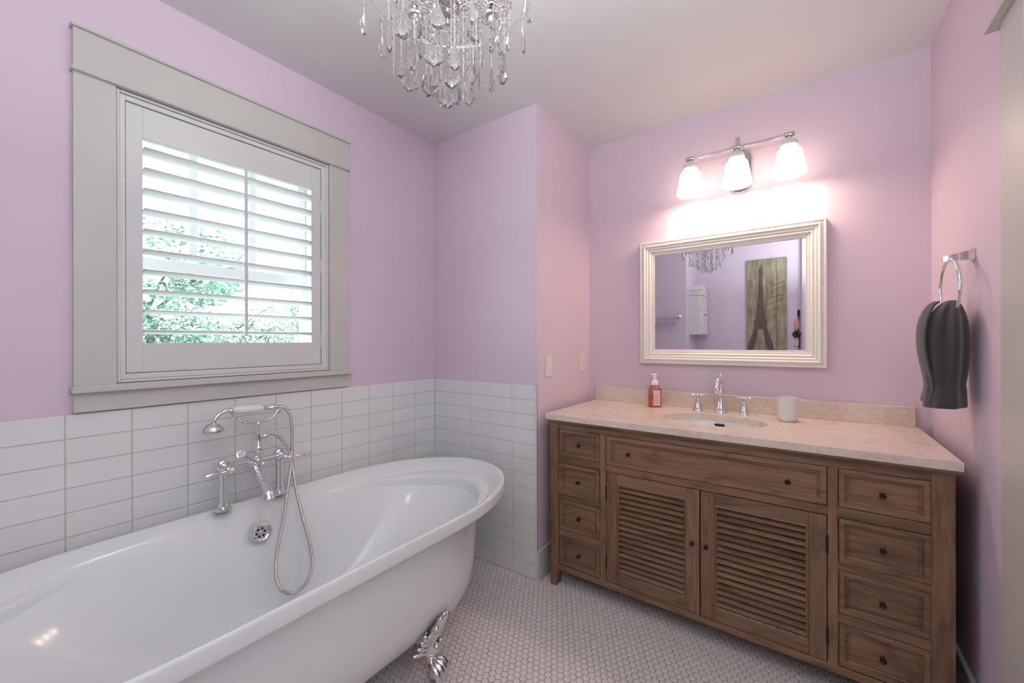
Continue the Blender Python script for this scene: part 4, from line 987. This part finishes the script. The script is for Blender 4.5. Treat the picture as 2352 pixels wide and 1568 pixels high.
# iron flower hook beside the art
fh = thing('flower_hook', 'black iron flower wall hook with a pink leaf, seen at mirror right', 'hook', (-0.085, YF, 1.20))
m = MB(); m.tube(spline([(-0.080, YF+0.012, 1.585), (-0.078, YF+0.014, 1.48), (-0.082, YF+0.016, 1.36), (-0.072, YF+0.014, 1.24), (-0.078, YF+0.012, 1.13)], 5), 0.005, 8)
m.box(-0.090, -0.068, YF, YF+0.012, 1.50, 1.585, 0.002); m.tube([(-0.13, YF+0.02, 1.165), (-0.05, YF+0.02, 1.150)], 0.003, 6)
m.build('stem', 'iron', fh, True)
m = MB(); m.sphere((-0.098, YF+0.018, 1.415), 0.045, 16, (0.55, 0.22, 1.5)); m.build('leaf', 'rose', fh, True)
m = MB()
for k in range(6):
    a = 2*PI*k/6; m.sphere((-0.100+0.024*math.cos(a), YF+0.026, 1.302+0.024*math.sin(a)), 0.020, 10, (1, 0.4, 1))
m.sphere((-0.100, YF+0.030, 1.302), 0.014, 10); m.build('flower', 'iron', fh, True)

# ---------------------------------------------------------------- outside: lawn and trees
struct(box('ground', 'lawn', None, -40, -2.2, -25, 25, -3.3, -3.2), 'lawn below the window')
def tree(x, y, h, r, n, lab, seed):
    rs = random.Random(seed); t = thing('garden_tree', lab, 'tree', (x, y, -3.2), 'trees outside the window')
    m = MB(); m.tube([(x, y, -3.2), (x+0.1, y-0.05, -1.2), (x-0.05, y+0.1, h-r)], [0.12, 0.08, 0.03], 8)
    for k in range(8):
        a = rs.uniform(0, 2*PI); z = rs.uniform(-1.2, h-r*0.6); L = r*rs.uniform(.6, .9)
        m.tube([(x, y, z), (x+math.cos(a)*L*0.5, y+math.sin(a)*L*0.5, z+0.4), (x+math.cos(a)*L, y+math.sin(a)*L, z+0.7)], [0.022, 0.014, 0.006], 5)
    m.build('trunk', 'bark', t, True)
    vs, fs = [], []
    blobs = [(rs.gauss(0, r*0.42), rs.gauss(0, r*0.42), rs.uniform(-1.6, h-0.5), rs.uniform(0.35, 0.75)) for _ in range(26)]
    for k in range(n):
        bx, by, bz, br = blobs[k % len(blobs)]
        u_, v_, w_ = rs.gauss(0, 1), rs.gauss(0, 1), rs.gauss(0, 1); q = math.sqrt(u_*u_+v_*v_+w_*w_)+1e-6; rr = br*rs.uniform(0.55, 1.0)
        c = Vector((bx+u_/q*rr, by+v_/q*rr, bz+3.2+w_/q*rr*0.8)); s_ = rs.uniform(0.011, 0.025)
        e1 = Vector((rs.gauss(0, 1), rs.gauss(0, 1), rs.gauss(0, .6))).normalized(); e2 = e1.orthogonal().normalized()
        n0 = len(vs); vs += [c-e1*s_*1.6, c-e2*s_*0.7+e1*0.0, c+e1*s_*1.6, c+e2*s_*0.7+e1*0.0]; fs.append((n0, n0+1, n0+2, n0+3))
    me = bpy.data.meshes.new('foliage'); me.from_pydata([tuple(v) for v in vs], [], fs); me.materials.append(M['leaf']); me.update()
    tag(link('foliage', me, t), kind='stuff')
tree(-5.6, 1.15, 2.55, 1.05, 26000, 'leafy pale green tree seen through the left half of the louvers', 1)
tree(-7.0, 3.9, 2.45, 0.95, 21000, 'leafy pale green tree seen through the right half of the louvers', 2)
tree(-10.2, 3.7, 2.3, 1.3, 20000, 'lower leafy tree between and behind the two nearer trees', 3)
